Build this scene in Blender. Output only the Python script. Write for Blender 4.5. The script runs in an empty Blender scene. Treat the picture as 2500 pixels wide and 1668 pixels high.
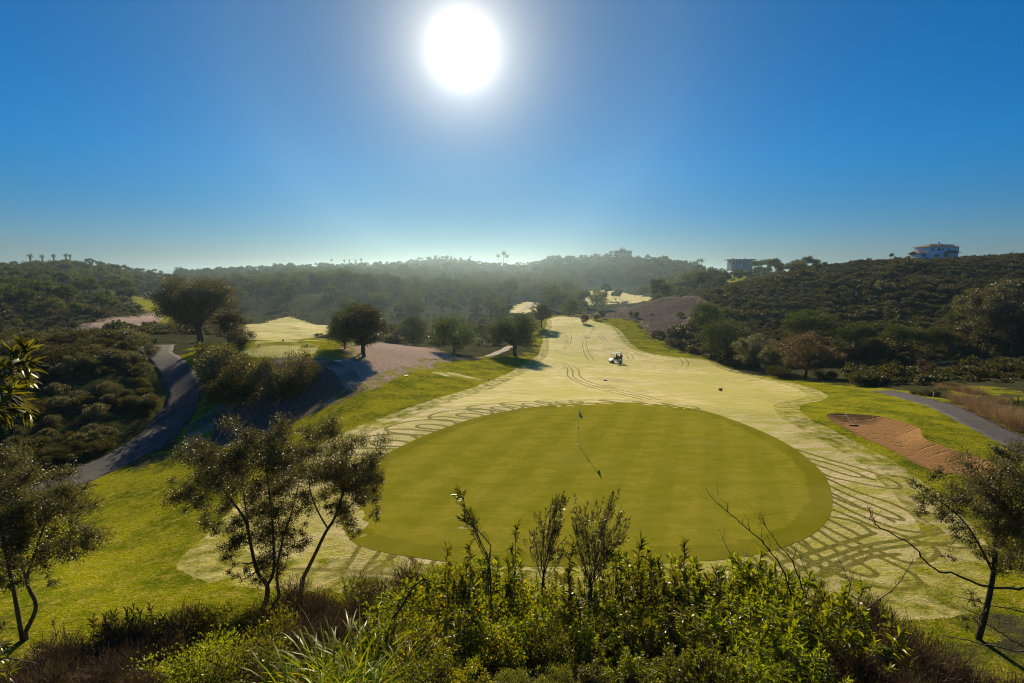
import bpy, bmesh, math, random
import numpy as np
from mathutils import Vector, Matrix, Euler
from mathutils.geometry import delaunay_2d_cdt

D = bpy.data
sc = bpy.context.scene
COL = sc.collection
R = math.radians
rnd = random.Random(7)

# ------------------------------------------------------------------ camera geometry
F, CX, CY, PITCH, EYE = 1200.0, 1250.0, 834.0, R(7.7), 10.0
CP, SP = math.cos(PITCH), math.sin(PITCH)
SUN_AZ, SUN_EL = R(-5.4), R(22.9)

def tag(o, label=None, cat=None, group=None, kind=None):
    if label: o['label'] = label
    if cat: o['category'] = cat
    if group: o['group'] = group
    if kind: o['kind'] = kind
    return o

def zpix(py, Y):
    """height of the point seen at row py at forward distance Y"""
    t = (CY - py) / F
    return EYE + Y * (t * CP - SP) / (CP + t * SP)

# ------------------------------------------------------------------ terrain heights
NEAR = [(0.5, 8.3), (2, 7.7), (4, 6.0), (6, 4.75), (8, 3.1), (10, 1.75), (12, .7), (14, .15), (16, 0), (24, 0), (32, 0)]
# column (pixel column at the horizon) -> (forward distance, row seen) or (distance, 'z', height)
COLS = {
 -500: [(14, 'z', -.3), (20, 'z', -1.8), (27, 'z', -2.8), (33, 'z', -3.2), (38, 1010), (44, 920), (50, 862), (56, 846), (70, 862), (85, 858), (110, 820), (150, 740), (200, 705), (320, 690), (560, 665), (800, 668), (3000, 690)],
 0: [(14, 'z', -.3), (20, 'z', -1.8), (26, 'z', -2.7), (31, 'z', -3.1), (36, 1065), (40, 985), (45, 900), (50, 853), (56, 845), (70, 862), (88, 858), (108, 835), (130, 785), (160, 735), (210, 708), (320, 690), (480, 672), (620, 657), (700, 664), (3000, 690)],
 200: [(14, 'z', -.2), (20, 'z', -1.6), (26, 'z', -2.7), (32, 'z', -3.2), (37, 1062), (42, 970), (47, 890), (52, 849), (58, 838), (70, 854), (85, 850), (102, 834), (120, 795), (150, 745), (200, 715), (320, 694), (480, 660), (600, 640), (680, 646), (3000, 690)],
 320: [(14, 'z', -.1), (20, 'z', -1.3), (26, 'z', -2.3), (32, 'z', -2.9), (38, 'z', -3.1), (44, 985), (48, 915), (53, 864), (59, 843), (70, 847), (85, 846), (102, 822), (125, 800), (170, 765), (220, 745), (320, 725), (450, 688), (600, 662), (700, 660), (3000, 690)],
 400: [(14, 'z', 0), (20, 'z', -1.0), (26, 'z', -1.9), (32, 'z', -2.5), (38, 'z', -2.8), (42, 1036), (46, 985), (50, 932), (54, 888), (60, 857), (66, 841), (74, 846), (85, 846), (98, 819), (130, 800), (180, 780), (240, 765), (330, 742), (420, 715), (520, 700), (600, 690), (700, 680), (850, 671), (950, 676), (3000, 690)],
 500: [(14, 'z', .05), (20, 'z', -.6), (26, 'z', -1.3), (32, 'z', -1.9), (38, 1062), (41, 1015), (45, 962), (49, 912), (54, 866), (59, 846), (64, 837), (72, 840), (84, 836), (110, 818), (150, 806), (200, 790), (240, 765), (300, 738), (420, 708), (520, 704), (640, 680), (800, 666), (900, 672), (3000, 690)],
 650: [(14, 'z', .05), (18, 'z', -.4), (22, 'z', -1.0), (28, 'z', -1.8), (34, 'z', -2.1), (39, 1042), (43, 985), (46, 932), (50, 880), (55, 848), (60, 829), (68, 832), (110, 822), (150, 800), (200, 785), (240, 762), (290, 722), (350, 700), (430, 702), (600, 678), (680, 676), (820, 657), (920, 664), (3000, 690)],
 800: [(36, 1008), (41, 962), (46, 918), (51, 880), (58, 852), (66, 834), (76, 834), (110, 822), (150, 803), (200, 795), (240, 765), (290, 722), (370, 695), (450, 698), (580, 672), (670, 672), (850, 652), (940, 660), (3000, 690)],
 950: [(38, 988), (46, 940), (55, 890), (66, 852), (78, 838), (90, 840), (120, 830), (160, 812), (220, 782), (300, 728), (350, 716), (430, 718), (540, 680), (640, 680), (760, 655), (890, 644), (980, 654), (3000, 690)],
 1100: [(38, 986), (48, 945), (60, 905), (74, 872), (90, 857), (120, 838), (160, 808), (220, 780), (290, 750), (360, 722), (430, 724), (560, 678), (650, 676), (800, 642), (920, 628), (1010, 642), (3000, 690)],
 1250: [(38, 985), (50, 948), (64, 912), (82, 872), (95, 858), (120, 830), (160, 793), (200, 777), (260, 756), (350, 730), (440, 722), (560, 690), (660, 688), (820, 660), (950, 650), (1050, 656), (3000, 690)],
 1400: [(38, 985), (50, 950), (65, 922), (85, 892), (100, 869), (125, 825), (160, 782), (190, 768), (230, 768), (300, 752), (370, 738), (480, 712), (560, 690), (700, 662), (880, 630), (980, 640), (3000, 690)],
 1500: [(38, 985), (50, 952), (65, 925), (92, 887), (115, 842), (140, 802), (165, 777), (185, 771), (230, 778), (290, 762), (360, 742), (460, 714), (540, 712), (640, 678), (760, 640), (850, 620), (950, 632), (3000, 690)],
 1600: [(38, 988), (50, 955), (65, 928), (90, 893), (115, 853), (135, 825), (160, 775), (185, 734), (210, 728), (260, 742), (340, 735), (450, 715), (560, 700), (680, 656), (820, 630), (900, 642), (3000, 690)],
 1700: [(38, 992), (50, 960), (65, 932), (82, 905), (100, 872), (120, 832), (145, 775), (170, 735), (192, 714), (215, 712), (260, 728), (340, 715), (450, 685), (600, 668), (700, 662), (3000, 690)],
 1800: [(38, 996), (50, 964), (62, 938), (75, 920), (92, 892), (110, 855), (130, 800), (150, 752), (172, 712), (195, 690), (215, 690), (260, 705), (360, 680), (420, 662), (500, 662), (3000, 690)],
 2000: [(36, 1012), (50, 970), (62, 944), (75, 922), (90, 900), (108, 858), (128, 795), (150, 732), (172, 682), (195, 654), (212, 647), (240, 655), (400, 672), (3000, 690)],
 2250: [(34, 1025), (44, 980), (56, 950), (70, 922), (85, 900), (100, 872), (116, 818), (134, 755), (152, 697), (172, 654), (195, 634), (215, 630), (240, 640), (400, 670), (3000, 690)],
 2500: [(30, 1072), (38, 1005), (50, 958), (66, 922), (80, 900), (94, 868), (108, 815), (124, 752), (142, 692), (160, 655), (182, 628), (200, 620), (240, 635), (400, 670), (3000, 690)],
 3100: [(30, 1070), (38, 1005), (50, 960), (66, 925), (80, 900), (94, 865), (108, 812), (124, 750), (142, 690), (160, 650), (182, 622), (200, 614), (240, 625), (400, 660), (3000, 690)],
}
LD = np.linspace(math.log(0.5), math.log(3000), 520)
azs, tabs = [], []
for c in sorted(COLS):
    a = math.atan((c - CX) * CP / F)
    prof = [(d, z) for d, z in NEAR if d < COLS[c][0][0] / math.cos(a) - 1.5] + [(t_[0] / math.cos(a), t_[2] if len(t_) == 3 else zpix(t_[1], t_[0])) for t_ in COLS[c]]
    xs = np.log([p[0] for p in prof]); zs = np.array([p[1] for p in prof])
    tabs.append(np.interp(LD, xs, zs)); azs.append(a)
azs = np.array(azs); tabs = np.array(tabs)
# behind and beside the camera the hill runs on level
back = 8.3 + 0 * LD
AZG = np.linspace(-math.pi, math.pi, 721)
TAB = np.zeros((len(AZG), len(LD)))
for j in range(len(LD)):
    TAB[:, j] = np.interp(AZG, azs, tabs[:, j])
w = np.clip((np.abs(AZG) - R(62)) / R(35), 0, 1); w = w * w * (3 - 2 * w)
TAB = TAB * (1 - w)[:, None] + back[None, :] * w[:, None]
def gsm(A, ax, sig):
    k = np.exp(-0.5 * (np.arange(-4 * int(sig + 1), 4 * int(sig + 1) + 1) / sig) ** 2); k /= k.sum()
    pad = len(k) // 2
    W = [(0, 0), (0, 0)]; W[ax] = (pad, pad)
    P = np.pad(A, W, mode='edge')
    return np.apply_along_axis(lambda v: np.convolve(v, k, mode='valid'), ax, P)
TAB = gsm(gsm(TAB, 0, 4.0), 1, 1.9)

def undul(x, y, d):
    n = (np.sin(x * .071 + 1.3) * np.sin(y * .083 + .4) + .6 * np.sin(x * .17 - y * .11) * np.sin(y * .19 + 2) + .35 * np.sin(x * .43 + y * .31) * np.sin(y * .37 - x * .2))
    big = np.sin(x * .021 + 2.) * np.sin(y * .017 + 1.) + .5 * np.sin(x * .043 - y * .02)
    amp = np.clip((d - 42) / 90, 0, 1) * .55
    # the mown land stays smoother than the hills
    fair = np.exp(-((x / np.maximum(d, 1) - .19) / .12) ** 2) * (d < 190)
    return n * amp * (1 - .75 * fair) + big * np.clip((d - 260) / 400, 0, 1) * 2.4 + .012 * np.sin(x * .9) * np.sin(y * .8) * (d < 60)

def H0(x, y):
    x = np.asarray(x, float); y = np.asarray(y, float)
    d = np.sqrt(x * x + y * y); a = np.arctan2(x, y)
    u = (a + math.pi) / (2 * math.pi) * 720; v = (np.log(np.clip(d, .51, 2999)) - LD[0]) / (LD[1] - LD[0])
    i = np.clip(u.astype(int), 0, 719); j = np.clip(v.astype(int), 0, len(LD) - 2)
    fu = u - i; fv = v - j
    z = (TAB[i, j] * (1 - fu) + TAB[i + 1, j] * fu) * (1 - fv) + (TAB[i, j + 1] * (1 - fu) + TAB[i + 1, j + 1] * fu) * fv
    return z + undul(x, y, d)

TS = np.exp(np.linspace(math.log(3), math.log(2600), 5200))
def P2G(px, py):
    """ground point under a picture position"""
    dx = (px - CX) / F; t = (CY - py) / F
    dy = CP + t * SP; dz = t * CP - SP
    X = dx * TS; Y = dy * TS; Z = EYE + dz * TS
    under = Z < H0(X, Y)
    k = int(np.argmax(under))
    if not under[k]: k = len(TS) - 2
    if k > 0:
        g0 = Z[k - 1] - H0(X[k - 1], Y[k - 1]); g1 = Z[k] - H0(X[k], Y[k]); f = g0 / (g0 - g1) if g0 != g1 else 0
        x = X[k - 1] + (X[k] - X[k - 1]) * f; y = Y[k - 1] + (Y[k] - Y[k - 1]) * f
    else: x, y = X[0], Y[0]
    return np.array([x, y])
def PW(pts): return np.array([P2G(*p) for p in pts])
def atY(px, Y):
    """ground point in the direction of horizon column px at forward distance Y"""
    return (px - CX) * CP / F * Y, Y

def crv(P, n=6, closed=False):
    P = np.asarray(P, float); m = len(P); out = []
    rng = range(m if closed else m - 1)
    for i in rng:
        p1, p2 = P[i], P[(i + 1) % m]
        p0 = P[i - 1] if (closed or i > 0) else 2 * p1 - p2
        p3 = P[(i + 2) % m] if (closed or i < m - 2) else 2 * p2 - p1
        for k in range(n):
            t = k / n
            out.append(.5 * ((2 * p1) + (-p0 + p2) * t + (2 * p0 - 5 * p1 + 4 * p2 - p3) * t * t + (-p0 + 3 * p1 - 3 * p2 + p3) * t ** 3))
    if not closed: out.append(P[-1])
    return np.array(out)

def seg_dist(X, Y, A, B):
    d = B - A; L = d @ d + 1e-12
    t = np.clip(((X - A[0]) * d[0] + (Y - A[1]) * d[1]) / L, 0, 1)
    return np.hypot(X - A[0] - t * d[0], Y - A[1] - t * d[1])
def line_sd(X, Y, lines, half, far=3.0):
    out = np.full(X.shape, far)
    for P in lines:
        lo = P.min(0) - far; hi = P.max(0) + far
        idx = np.where((X > lo[0]) & (X < hi[0]) & (Y > lo[1]) & (Y < hi[1]))[0]
        if len(idx) == 0: continue
        x, y = X[idx], Y[idx]; m = np.full(len(idx), far)
        for k in range(len(P) - 1):
            m = np.minimum(m, seg_dist(x, y, P[k], P[k + 1]))
        out[idx] = np.minimum(out[idx], m)
    return out - half
def poly_sd(X, Y, P, far=12.0):
    out = np.full(X.shape, far)
    lo = P.min(0) - far; hi = P.max(0) + far
    idx = np.where((X > lo[0]) & (X < hi[0]) & (Y > lo[1]) & (Y < hi[1]))[0]
    x, y = X[idx], Y[idx]; m = np.full(len(idx), far); ins = np.zeros(len(idx), bool)
    n = len(P)
    for k in range(n):
        A, B = P[k], P[(k + 1) % n]
        m = np.minimum(m, seg_dist(x, y, A, B))
        c = ((A[1] > y) != (B[1] > y))
        with np.errstate(divide='ignore', invalid='ignore'):
            xi = (B[0] - A[0]) * (y - A[1]) / (B[1] - A[1]) + A[0]
        ins ^= c & (x < xi)
    out[idx] = np.where(ins, -m, m)
    return out

# ------------------------------------------------------------------ outlines on the ground
_g = PW([(935,1113),(985,1087),(1040,1062),(1100,1040),(1160,1021),(1240,1003),(1340,990),(1440,984),(1530,983),(1620,989),(1718,1003),(1796,1028),(1870,1058),(1930,1089),(1986,1132),(2017,1167),(2031,1210),(2028,1255),(2000,1292),(1954,1321),(1874,1348),(1788,1364),(1650,1374),(1480,1380),(1300,1384),(1150,1378),(1047,1366),(957,1353),(895,1338),(855,1318),(832,1290),(838,1250),(858,1200),(890,1148)])
_a, _b = _g[29].copy(), _g[0].copy()
for _k in range(4):                        # the side hidden by the olives closes as a plain curve
    _t = (_k + 1) / 5; _g[30 + _k] = _a + (_b - _a) * _t + np.array([-(_b - _a)[1], (_b - _a)[0]]) / np.linalg.norm(_b - _a) * math.sin(_t * math.pi) * 1.3
GREEN = crv(_g, 4, True)
BUNKER = crv(PW([(2018,1017),(2034,1013),(2087,1015),(2141,1019),(2177,1026),(2230,1043),(2246,1052),(2252,1069),(2266,1080),(2302,1094),(2337,1107),(2391,1121),(2428,1140),(2435,1162),(2400,1176),(2337,1163),(2302,1159),(2266,1150),(2230,1135),(2203,1118),(2177,1103),(2141,1087),(2105,1071),(2060,1048),(2030,1030)]), 3, True)
def H(x, y):
    x = np.asarray(x, float); y = np.asarray(y, float)
    z = H0(x, y)
    s = poly_sd(x.ravel(), y.ravel(), BUNKER, 3.0).reshape(x.shape)
    lip = np.exp(-(np.clip(s, 0, 9) / .5) ** 2) * .10 * (s >= 0) + .10 * (s < 0)
    dip = np.clip(-s / .45, 0, 1); dip = dip * dip * (3 - 2 * dip)
    return z + lip - dip * .55
def Hs(x, y): return float(H(np.array([x]), np.array([y]))[0])

BARESHADE = PW([(872,948),(840,905),(780,878),(700,876),(640,890),(600,950),(540,1000),(490,1035),(478,1090),(560,1086),(640,1058),(720,1020),(810,985)])  # bare slope below the tee, its shade put into a darker colour
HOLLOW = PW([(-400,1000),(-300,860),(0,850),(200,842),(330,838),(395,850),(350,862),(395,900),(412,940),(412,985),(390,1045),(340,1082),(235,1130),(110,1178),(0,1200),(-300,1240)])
APRON = crv(PW([(880,1052),(960,1022),(1050,988),(1120,966),(1190,943),(1245,918),(1290,892),(1322,872),(1330,850),(1335,820),(1340,795),(1345,778),(1400,772),(1445,784),(1485,793),(1512,812),(1533,840),(1560,857),(1620,869),(1680,875),(1740,884),(1800,910),(1860,922),(1930,938),(1985,958),(1990,972),(1930,985),(1921,1000),(1945,1024),(1990,1046),(2040,1075),(2090,1100),(2150,1135),(2195,1170),(2240,1210),(2290,1262),(2335,1330),(2320,1410),(2270,1452),(2150,1462),(1950,1455),(1700,1440),(1200,1428),(950,1408),(720,1402),(590,1390),(525,1366),(508,1345),(560,1300),(640,1220),(740,1130),(820,1075)]), 3, True)
BARES = [PW([(844,846),(898,837),(928,835),(987,841),(1047,849),(1106,871),(1166,873),(1100,878),(1035,882),(1060,893),(987,902),(951,914),(913,935),(868,953),(800,982),(710,1020),(630,1055),(560,1082),(480,1090),(492,1030),(540,1000),(600,960),(640,925),(680,882),(760,874),(830,880),(870,876),(860,862)]),
         PW([(1350,782),(1408,779),(1462,759),(1522,748),(1587,735),(1647,726),(1692,724),(1721,737),(1739,744),(1706,759),(1677,786),(1641,812),(1596,818),(1578,800),(1566,781),(1498,777),(1440,776)])]
BARES.append(PW([(230,822),(300,805),(370,790),(395,775),(380,765),(300,775),(215,790),(180,815)]))
FIELDS = [PW([(1330,872),(1300,842),(1310,790),(1340,772),(1420,768),(1500,775),(1560,790),(1590,825),(1640,850),(1700,868),(1760,890),(1800,915),(1990,930),(2100,947),(2200,955),(2270,972),(2370,1008),(2500,1062),(3300,1400),(3300,1560),(2500,1640),(0,1640),(-700,1560),(-700,1180),(0,1160),(380,1120),(420,1010),(400,880),(480,850),(560,842),(640,828),(830,830),(880,850),(1000,870),(1180,872),(1250,868),(1300,862)]),
          PW([(590,832),(590,795),(660,783),(700,773),(745,786),(805,798),(800,812),(740,828)]),
          PW([(322,724),(380,728),(400,742),(430,800),(400,800),(372,765),(330,738)]),
          PW([(1400,738),(1420,716),(1470,708),(1530,716),(1590,724),(1585,735),(1500,742),(1440,745)]),
          PW([(1245,765),(1260,745),(1310,738),(1320,755),(1300,768)]),
          PW([(1710,668),(1760,664),(1830,676),(1790,690),(1730,690)]),
          PW([(2330,952),(2380,945),(2440,950),(2480,960),(2470,975),(2400,968)])]
FROSTF = [FIELDS[1], FIELDS[3], FIELDS[4], PW([(600,866),(612,850),(660,842),(720,839),(760,843),(745,862),(690,868)]), PW([(640,838),(700,831),(770,832),(700,834)]), PW([(1075,912),(1110,914),(1150,924),(1180,930),(1140,926)])]
LOOPS = []
def o3(ox, oy, s, pts): return [(ox + a * s, oy + b * s) for a, b in pts]
q = lambda pts: LOOPS.append(crv(PW(o3(1740, 1060, .2679, pts)), 5))
q([(760,140),(1000,215),(1300,300),(1500,365),(1650,430),(1710,470),(1690,497),(1600,492),(1450,470),(1250,430),(1060,385),(960,335)])
q([(850,215),(1100,280),(1300,350),(1440,408),(1478,418),(1400,400),(1250,380),(1000,300),(900,262)])
q([(1020,395),(1300,520),(1600,620),(1800,710),(1950,800)])
q([(1040,460),(1250,560),(1500,660),(1700,750),(1722,782),(1600,760),(1400,690),(1060,525)])
q([(1060,560),(1300,660),(1550,750),(1650,800)])
q([(1065,600),(1300,720),(1550,820),(1750,880),(1950,895),(2060,870),(2000,830)])
q([(1065,675),(1300,770),(1480,850),(1600,880)])
q([(1040,745),(1300,800),(1470,910)])
q([(1040,770),(1200,850),(1350,930)])
q([(1000,835),(1250,960),(1500,1060),(1700,1150),(1850,1175),(2000,1140),(2050,1080),(1990,1020),(1800,950),(1600,880)])
q([(950,865),(1130,980),(1400,1080),(1600,1160),(1800,1260),(1890,1345),(1860,1395),(1700,1412),(1500,1390),(1300,1330),(1000,1220),(800,1130),(640,1030)])
q([(880,925),(1100,1050),(1350,1180),(1490,1265),(1430,1295),(1250,1250),(1000,1130),(830,975)])
q([(780,985),(1000,1130),(1200,1240)])
q([(700,1015),(900,1150),(1100,1260),(1300,1340)])
q([(580,1050),(780,1200),(900,1270)])
q([(480,1090),(600,1180),(740,1300)]); q([(350,1110),(480,1220),(600,1320)]); q([(200,1140),(330,1260),(450,1350)])
q([(1480,900),(1200,990),(900,1080),(600,1180),(400,1260),(200,1330)])
q([(2100,895),(1750,960),(1400,1015),(1100,1110),(800,1235),(600,1330)])
q([(2240,985),(2000,1000),(1700,1025),(1400,1075),(1150,1165),(1000,1260),(860,1340)])
q([(1700,1095),(1450,1120),(1250,1195),(1000,1300)])
q([(2500,1020),(2250,1040),(2050,1010),(1850,1000)])
for pts in ([(884,1322),(862,1360),(838,1396)],[(925,1350),(905,1372),(882,1400)],[(958,1352),(938,1376),(925,1402)],[(905,1398),(935,1378),(975,1350)],[(1000,1358),(1018,1380),(1010,1404)],[(1062,1366),(1050,1385),(1040,1404)],[(1110,1375),(1125,1390),(1150,1408)],
            [(600,1330),(560,1345),(540,1362),(560,1378),(620,1384),(740,1390),(900,1398),(1200,1412)],[(1300,1384),(1340,1400),(1380,1420)],[(1480,1380),(1450,1400),(1430,1420)],[(1600,1376),(1640,1395),(1690,1420)]):
    LOOPS.append(crv(PW(pts), 4))
# turning loops of the mower along the back of the green, walked round its edge
gc = GREEN.mean(0)
def rim(px, py):
    p = P2G(px, py); return int(np.argmin(((GREEN - p) ** 2).sum(1)))
loop_px = [(957,1097),(1055,1055),(1140,1026),(1215,1008),(1290,996),(1370,988),(1440,984),(1505,982),(1570,985),(1640,992)]
for k, (px, py) in enumerate(loop_px):
    i = rim(px, py); p = GREEN[i]; tg = GREEN[(i + 2) % len(GREEN)] - GREEN[i - 2]; tg /= np.linalg.norm(tg)
    nm = np.array([-tg[1], tg[0]])
    if nm @ (p - gc) < 0: nm = -nm
    if tg[0] < 0: tg = -tg
    s = [1.0, 1.0, 1.05, .95, .9, .85, .8, .8, .7, .7][k]; e = [1.3, 1.22, 1.12, 1.05, 1, .95, .8, .7, .6, .5][k]
    f = lambda pts: LOOPS.append(crv(np.array([p + tg * a * s + nm * b * e for a, b in pts]), 6))
    f([(-.55,-.2),(-1.15,.9),(-1.45,1.9),(-1.0,2.6),(.0,2.75),(1.3,2.35),(2.35,1.45),(2.7,.6),(2.3,-.1)])
    f([(-1.2,2.3),(-.55,1.75),(-.15,.9),(.25,-.1)])
    if k < 6:
        f([(.75,-.15),(.35,.8),(.3,1.35),(.75,1.5),(1.25,1.1),(1.5,.4),(1.45,-.1)])
TRK = []
g = lambda *pts: TRK.append(crv(PW(o3(1200, 560, 1 / 3.357, pts)), 5))
g((800,785),(832,803),(765,890),(745,950),(768,1030),(800,1075)); g((828,770),(848,800),(795,885),(775,935),(800,1010),(850,1080))
g((620,820),(760,880),(900,940),(1050,1000),(1115,1040),(1115,1070),(1080,1085)); g((670,825),(800,890),(1000,960),(1130,1020),(1160,1055),(1140,1080))
g((1050,825),(940,840),(885,860),(890,890),(980,940),(1130,1000),(1300,1050),(1450,1080)); g((1060,835),(960,850),(915,870),(930,900),(1030,950),(1180,1010),(1350,1060))
g((1060,825),(1130,840),(1200,885),(1280,950),(1400,1000),(1520,1045),(1570,1100),(1550,1130)); g((1130,830),(1220,880),(1300,950),(1450,1005),(1560,1040),(1612,1090),(1600,1130))
g((580,840),(615,870),(620,900),(590,970)); g((630,845),(655,880),(640,940),(600,980)); g((520,910),(560,900),(620,870))
g((440,1060),(560,1100),(620,1140),(625,1200),(700,1250),(850,1305),(1050,1350),(1250,1400)); g((480,1065),(600,1100),(660,1150),(670,1205),(740,1250),(900,1300),(1120,1350),(1320,1400)); g((530,1075),(650,1115),(710,1150),(725,1205),(790,1245),(940,1290),(1180,1345),(1390,1400))
# ------------------------------------------------------------------ mesh helpers
def mesh_np(name, V, quads=None, tris=None, smooth=False):
    me = D.meshes.new(name)
    V = np.asarray(V, np.float32)
    q = np.asarray(quads, np.int32).reshape(-1, 4) if quads is not None and len(quads) else np.zeros((0, 4), np.int32)
    t = np.asarray(tris, np.int32).reshape(-1, 3) if tris is not None and len(tris) else np.zeros((0, 3), np.int32)
    me.vertices.add(len(V)); me.vertices.foreach_set('co', V.ravel())
    li = np.concatenate([q.ravel(), t.ravel()])
    me.loops.add(len(li)); me.loops.foreach_set('vertex_index', li)
    n = len(q) + len(t)
    me.polygons.add(n)
    st = np.concatenate([np.arange(len(q)) * 4, len(q) * 4 + np.arange(len(t)) * 3]).astype(np.int32)
    me.polygons.foreach_set('loop_start', st)
    me.update(calc_edges=True)
    if smooth: me.polygons.foreach_set('use_smooth', np.ones(n, bool))
    return me
def link(name, me, parent=None, mat=None):
    o = D.objects.new(name, me); COL.objects.link(o)
    if parent is not None: o.parent = parent
    if mat is not None and me is not None and not me.materials: me.materials.append(mat)
    return o
def empty(name, loc=(0, 0, 0), rz=0.0, s=1.0):
    o = D.objects.new(name, None); COL.objects.link(o); o.location = loc; o.rotation_euler = (0, 0, rz); o.scale = (s, s, s); o.empty_display_size = .3
    return o
def attr(me, name, vals):
    a = me.attributes.new(name, 'FLOAT', 'POINT'); a.data.foreach_set('value', np.asarray(vals, np.float32))

# ------------------------------------------------------------------ node helpers
class NT:
    def __init__(s, mat): s.nt = mat.node_tree; s.n = s.nt.nodes; s.l = s.nt.links
    def add(s, t, **kw):
        nd = s.n.new(t)
        for k, v in kw.items(): setattr(nd, k, v)
        return nd
    def put(s, sock, v):
        if isinstance(v, (int, float)): sock.default_value = v
        elif isinstance(v, (tuple, list)): sock.default_value = (tuple(v) + (1,))[:len(sock.default_value)] if len(v) == 3 and len(sock.default_value) == 4 else tuple(v)
        else: s.l.new(v, sock)
    def math(s, op, a, b=0.0, c=0.0, clamp=False):
        nd = s.add('ShaderNodeMath', operation=op, use_clamp=clamp); s.put(nd.inputs[0], a); s.put(nd.inputs[1], b)
        if op in ('MULTIPLY_ADD', 'SMOOTH_MIN'): s.put(nd.inputs[2], c)
        return nd.outputs[0]
    def mix(s, f, a, b):
        nd = s.add('ShaderNodeMix', data_type='RGBA'); s.put(nd.inputs[0], f); s.put(nd.inputs[6], a); s.put(nd.inputs[7], b); return nd.outputs[2]
    def rng(s, v, a, b, c=0.0, d=1.0, smooth=True):
        nd = s.add('ShaderNodeMapRange', interpolation_type='SMOOTHSTEP' if smooth else 'LINEAR')
        s.put(nd.inputs[0], v); s.put(nd.inputs[1], a); s.put(nd.inputs[2], b); s.put(nd.inputs[3], c); s.put(nd.inputs[4], d); return nd.outputs[0]
    def noise(s, vec, scale, detail=3.0, rough=.55, dist=0.0):
        nd = s.add('ShaderNodeTexNoise'); s.put(nd.inputs['Vector'], vec); nd.inputs['Scale'].default_value = scale
        nd.inputs['Detail'].default_value = detail; nd.inputs['Roughness'].default_value = rough; nd.inputs['Distortion'].default_value = dist
        return nd.outputs[0]
    def pos(s): return s.add('ShaderNodeNewGeometry').outputs['Position']
    def scalev(s, v, sc_):
        nd = s.add('ShaderNodeVectorMath', operation='MULTIPLY'); s.put(nd.inputs[0], v); nd.inputs[1].default_value = sc_; return nd.outputs[0]
    def attr(s, name):
        nd = s.add('ShaderNodeAttribute'); nd.attribute_name = name; return nd.outputs['Fac']
def newmat(name):
    m = D.materials.new(name); m.use_nodes = True; t = NT(m)
    b = t.n['Principled BSDF']
    return m, t, b
def bump(t, h, strength, dist=.05):
    nd = t.add('ShaderNodeBump'); t.put(nd.inputs['Height'], h); nd.inputs['Strength'].default_value = strength; nd.inputs['Distance'].default_value = dist
    return nd.outputs[0]
def simple(name, col, rough=.6, var=.15, scale=6., metal=0., bmp=0., spec=.5):
    m, t, b = newmat(name)
    p = t.add('ShaderNodeTexCoord').outputs['Object']
    n = t.noise(p, scale, 4)
    lo = tuple(c * (1 - var) for c in col); hi = tuple(min(1, c * (1 + var)) for c in col)
    t.put(b.inputs['Base Color'], t.mix(t.rng(n, .3, .7), lo, hi)); b.inputs['Roughness'].default_value = rough
    b.inputs['Metallic'].default_value = metal; b.inputs['Specular IOR Level'].default_value = spec
    if bmp: t.put(b.inputs['Normal'], bump(t, n, bmp, .02))
    return m

# ------------------------------------------------------------------ ground material
def grass_cols(t, p):
    """rough mown grass: green, yellow-green and straw patches"""
    n1 = t.noise(p, .35, 5, .6); n2 = t.noise(p, 2.2, 4, .6); n3 = t.noise(p, 14, 3, .6)
    g = t.mix(t.rng(n1, .35, .65), GR[0], GR[1])
    g = t.mix(t.rng(n2, .42, .72), g, GR[2])
    g = t.mix(t.math('MULTIPLY', t.rng(n3, .4, .7), .65), g, GR[3])
    n4 = t.noise(t.scalev(p, (1, 2.4, 0)), 6, 5, .75)
    g = t.mix(t.math('MULTIPLY', t.rng(n4, .46, .62), .6), g, tuple(v * .42 for v in GR[0]))
    g = t.mix(t.math('MULTIPLY', t.rng(t.noise(t.scalev(p, (1, 2, 0)), 11, 3, .7), .56, .7), .5), g, (.46, .36, .09))
    return g, n3
GR = [(.112, .150, .005), (.39, .365, .011), (.48, .37, .055), (.070, .095, .004)]
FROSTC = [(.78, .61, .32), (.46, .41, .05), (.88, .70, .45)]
TRACKC = (.20, .178, .012)
BAREC = [(.50, .37, .31), (.25, .175, .14), (.68, .54, .46)]
SOILC = [(.040, .048, .018), (.085, .075, .040)]
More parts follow.
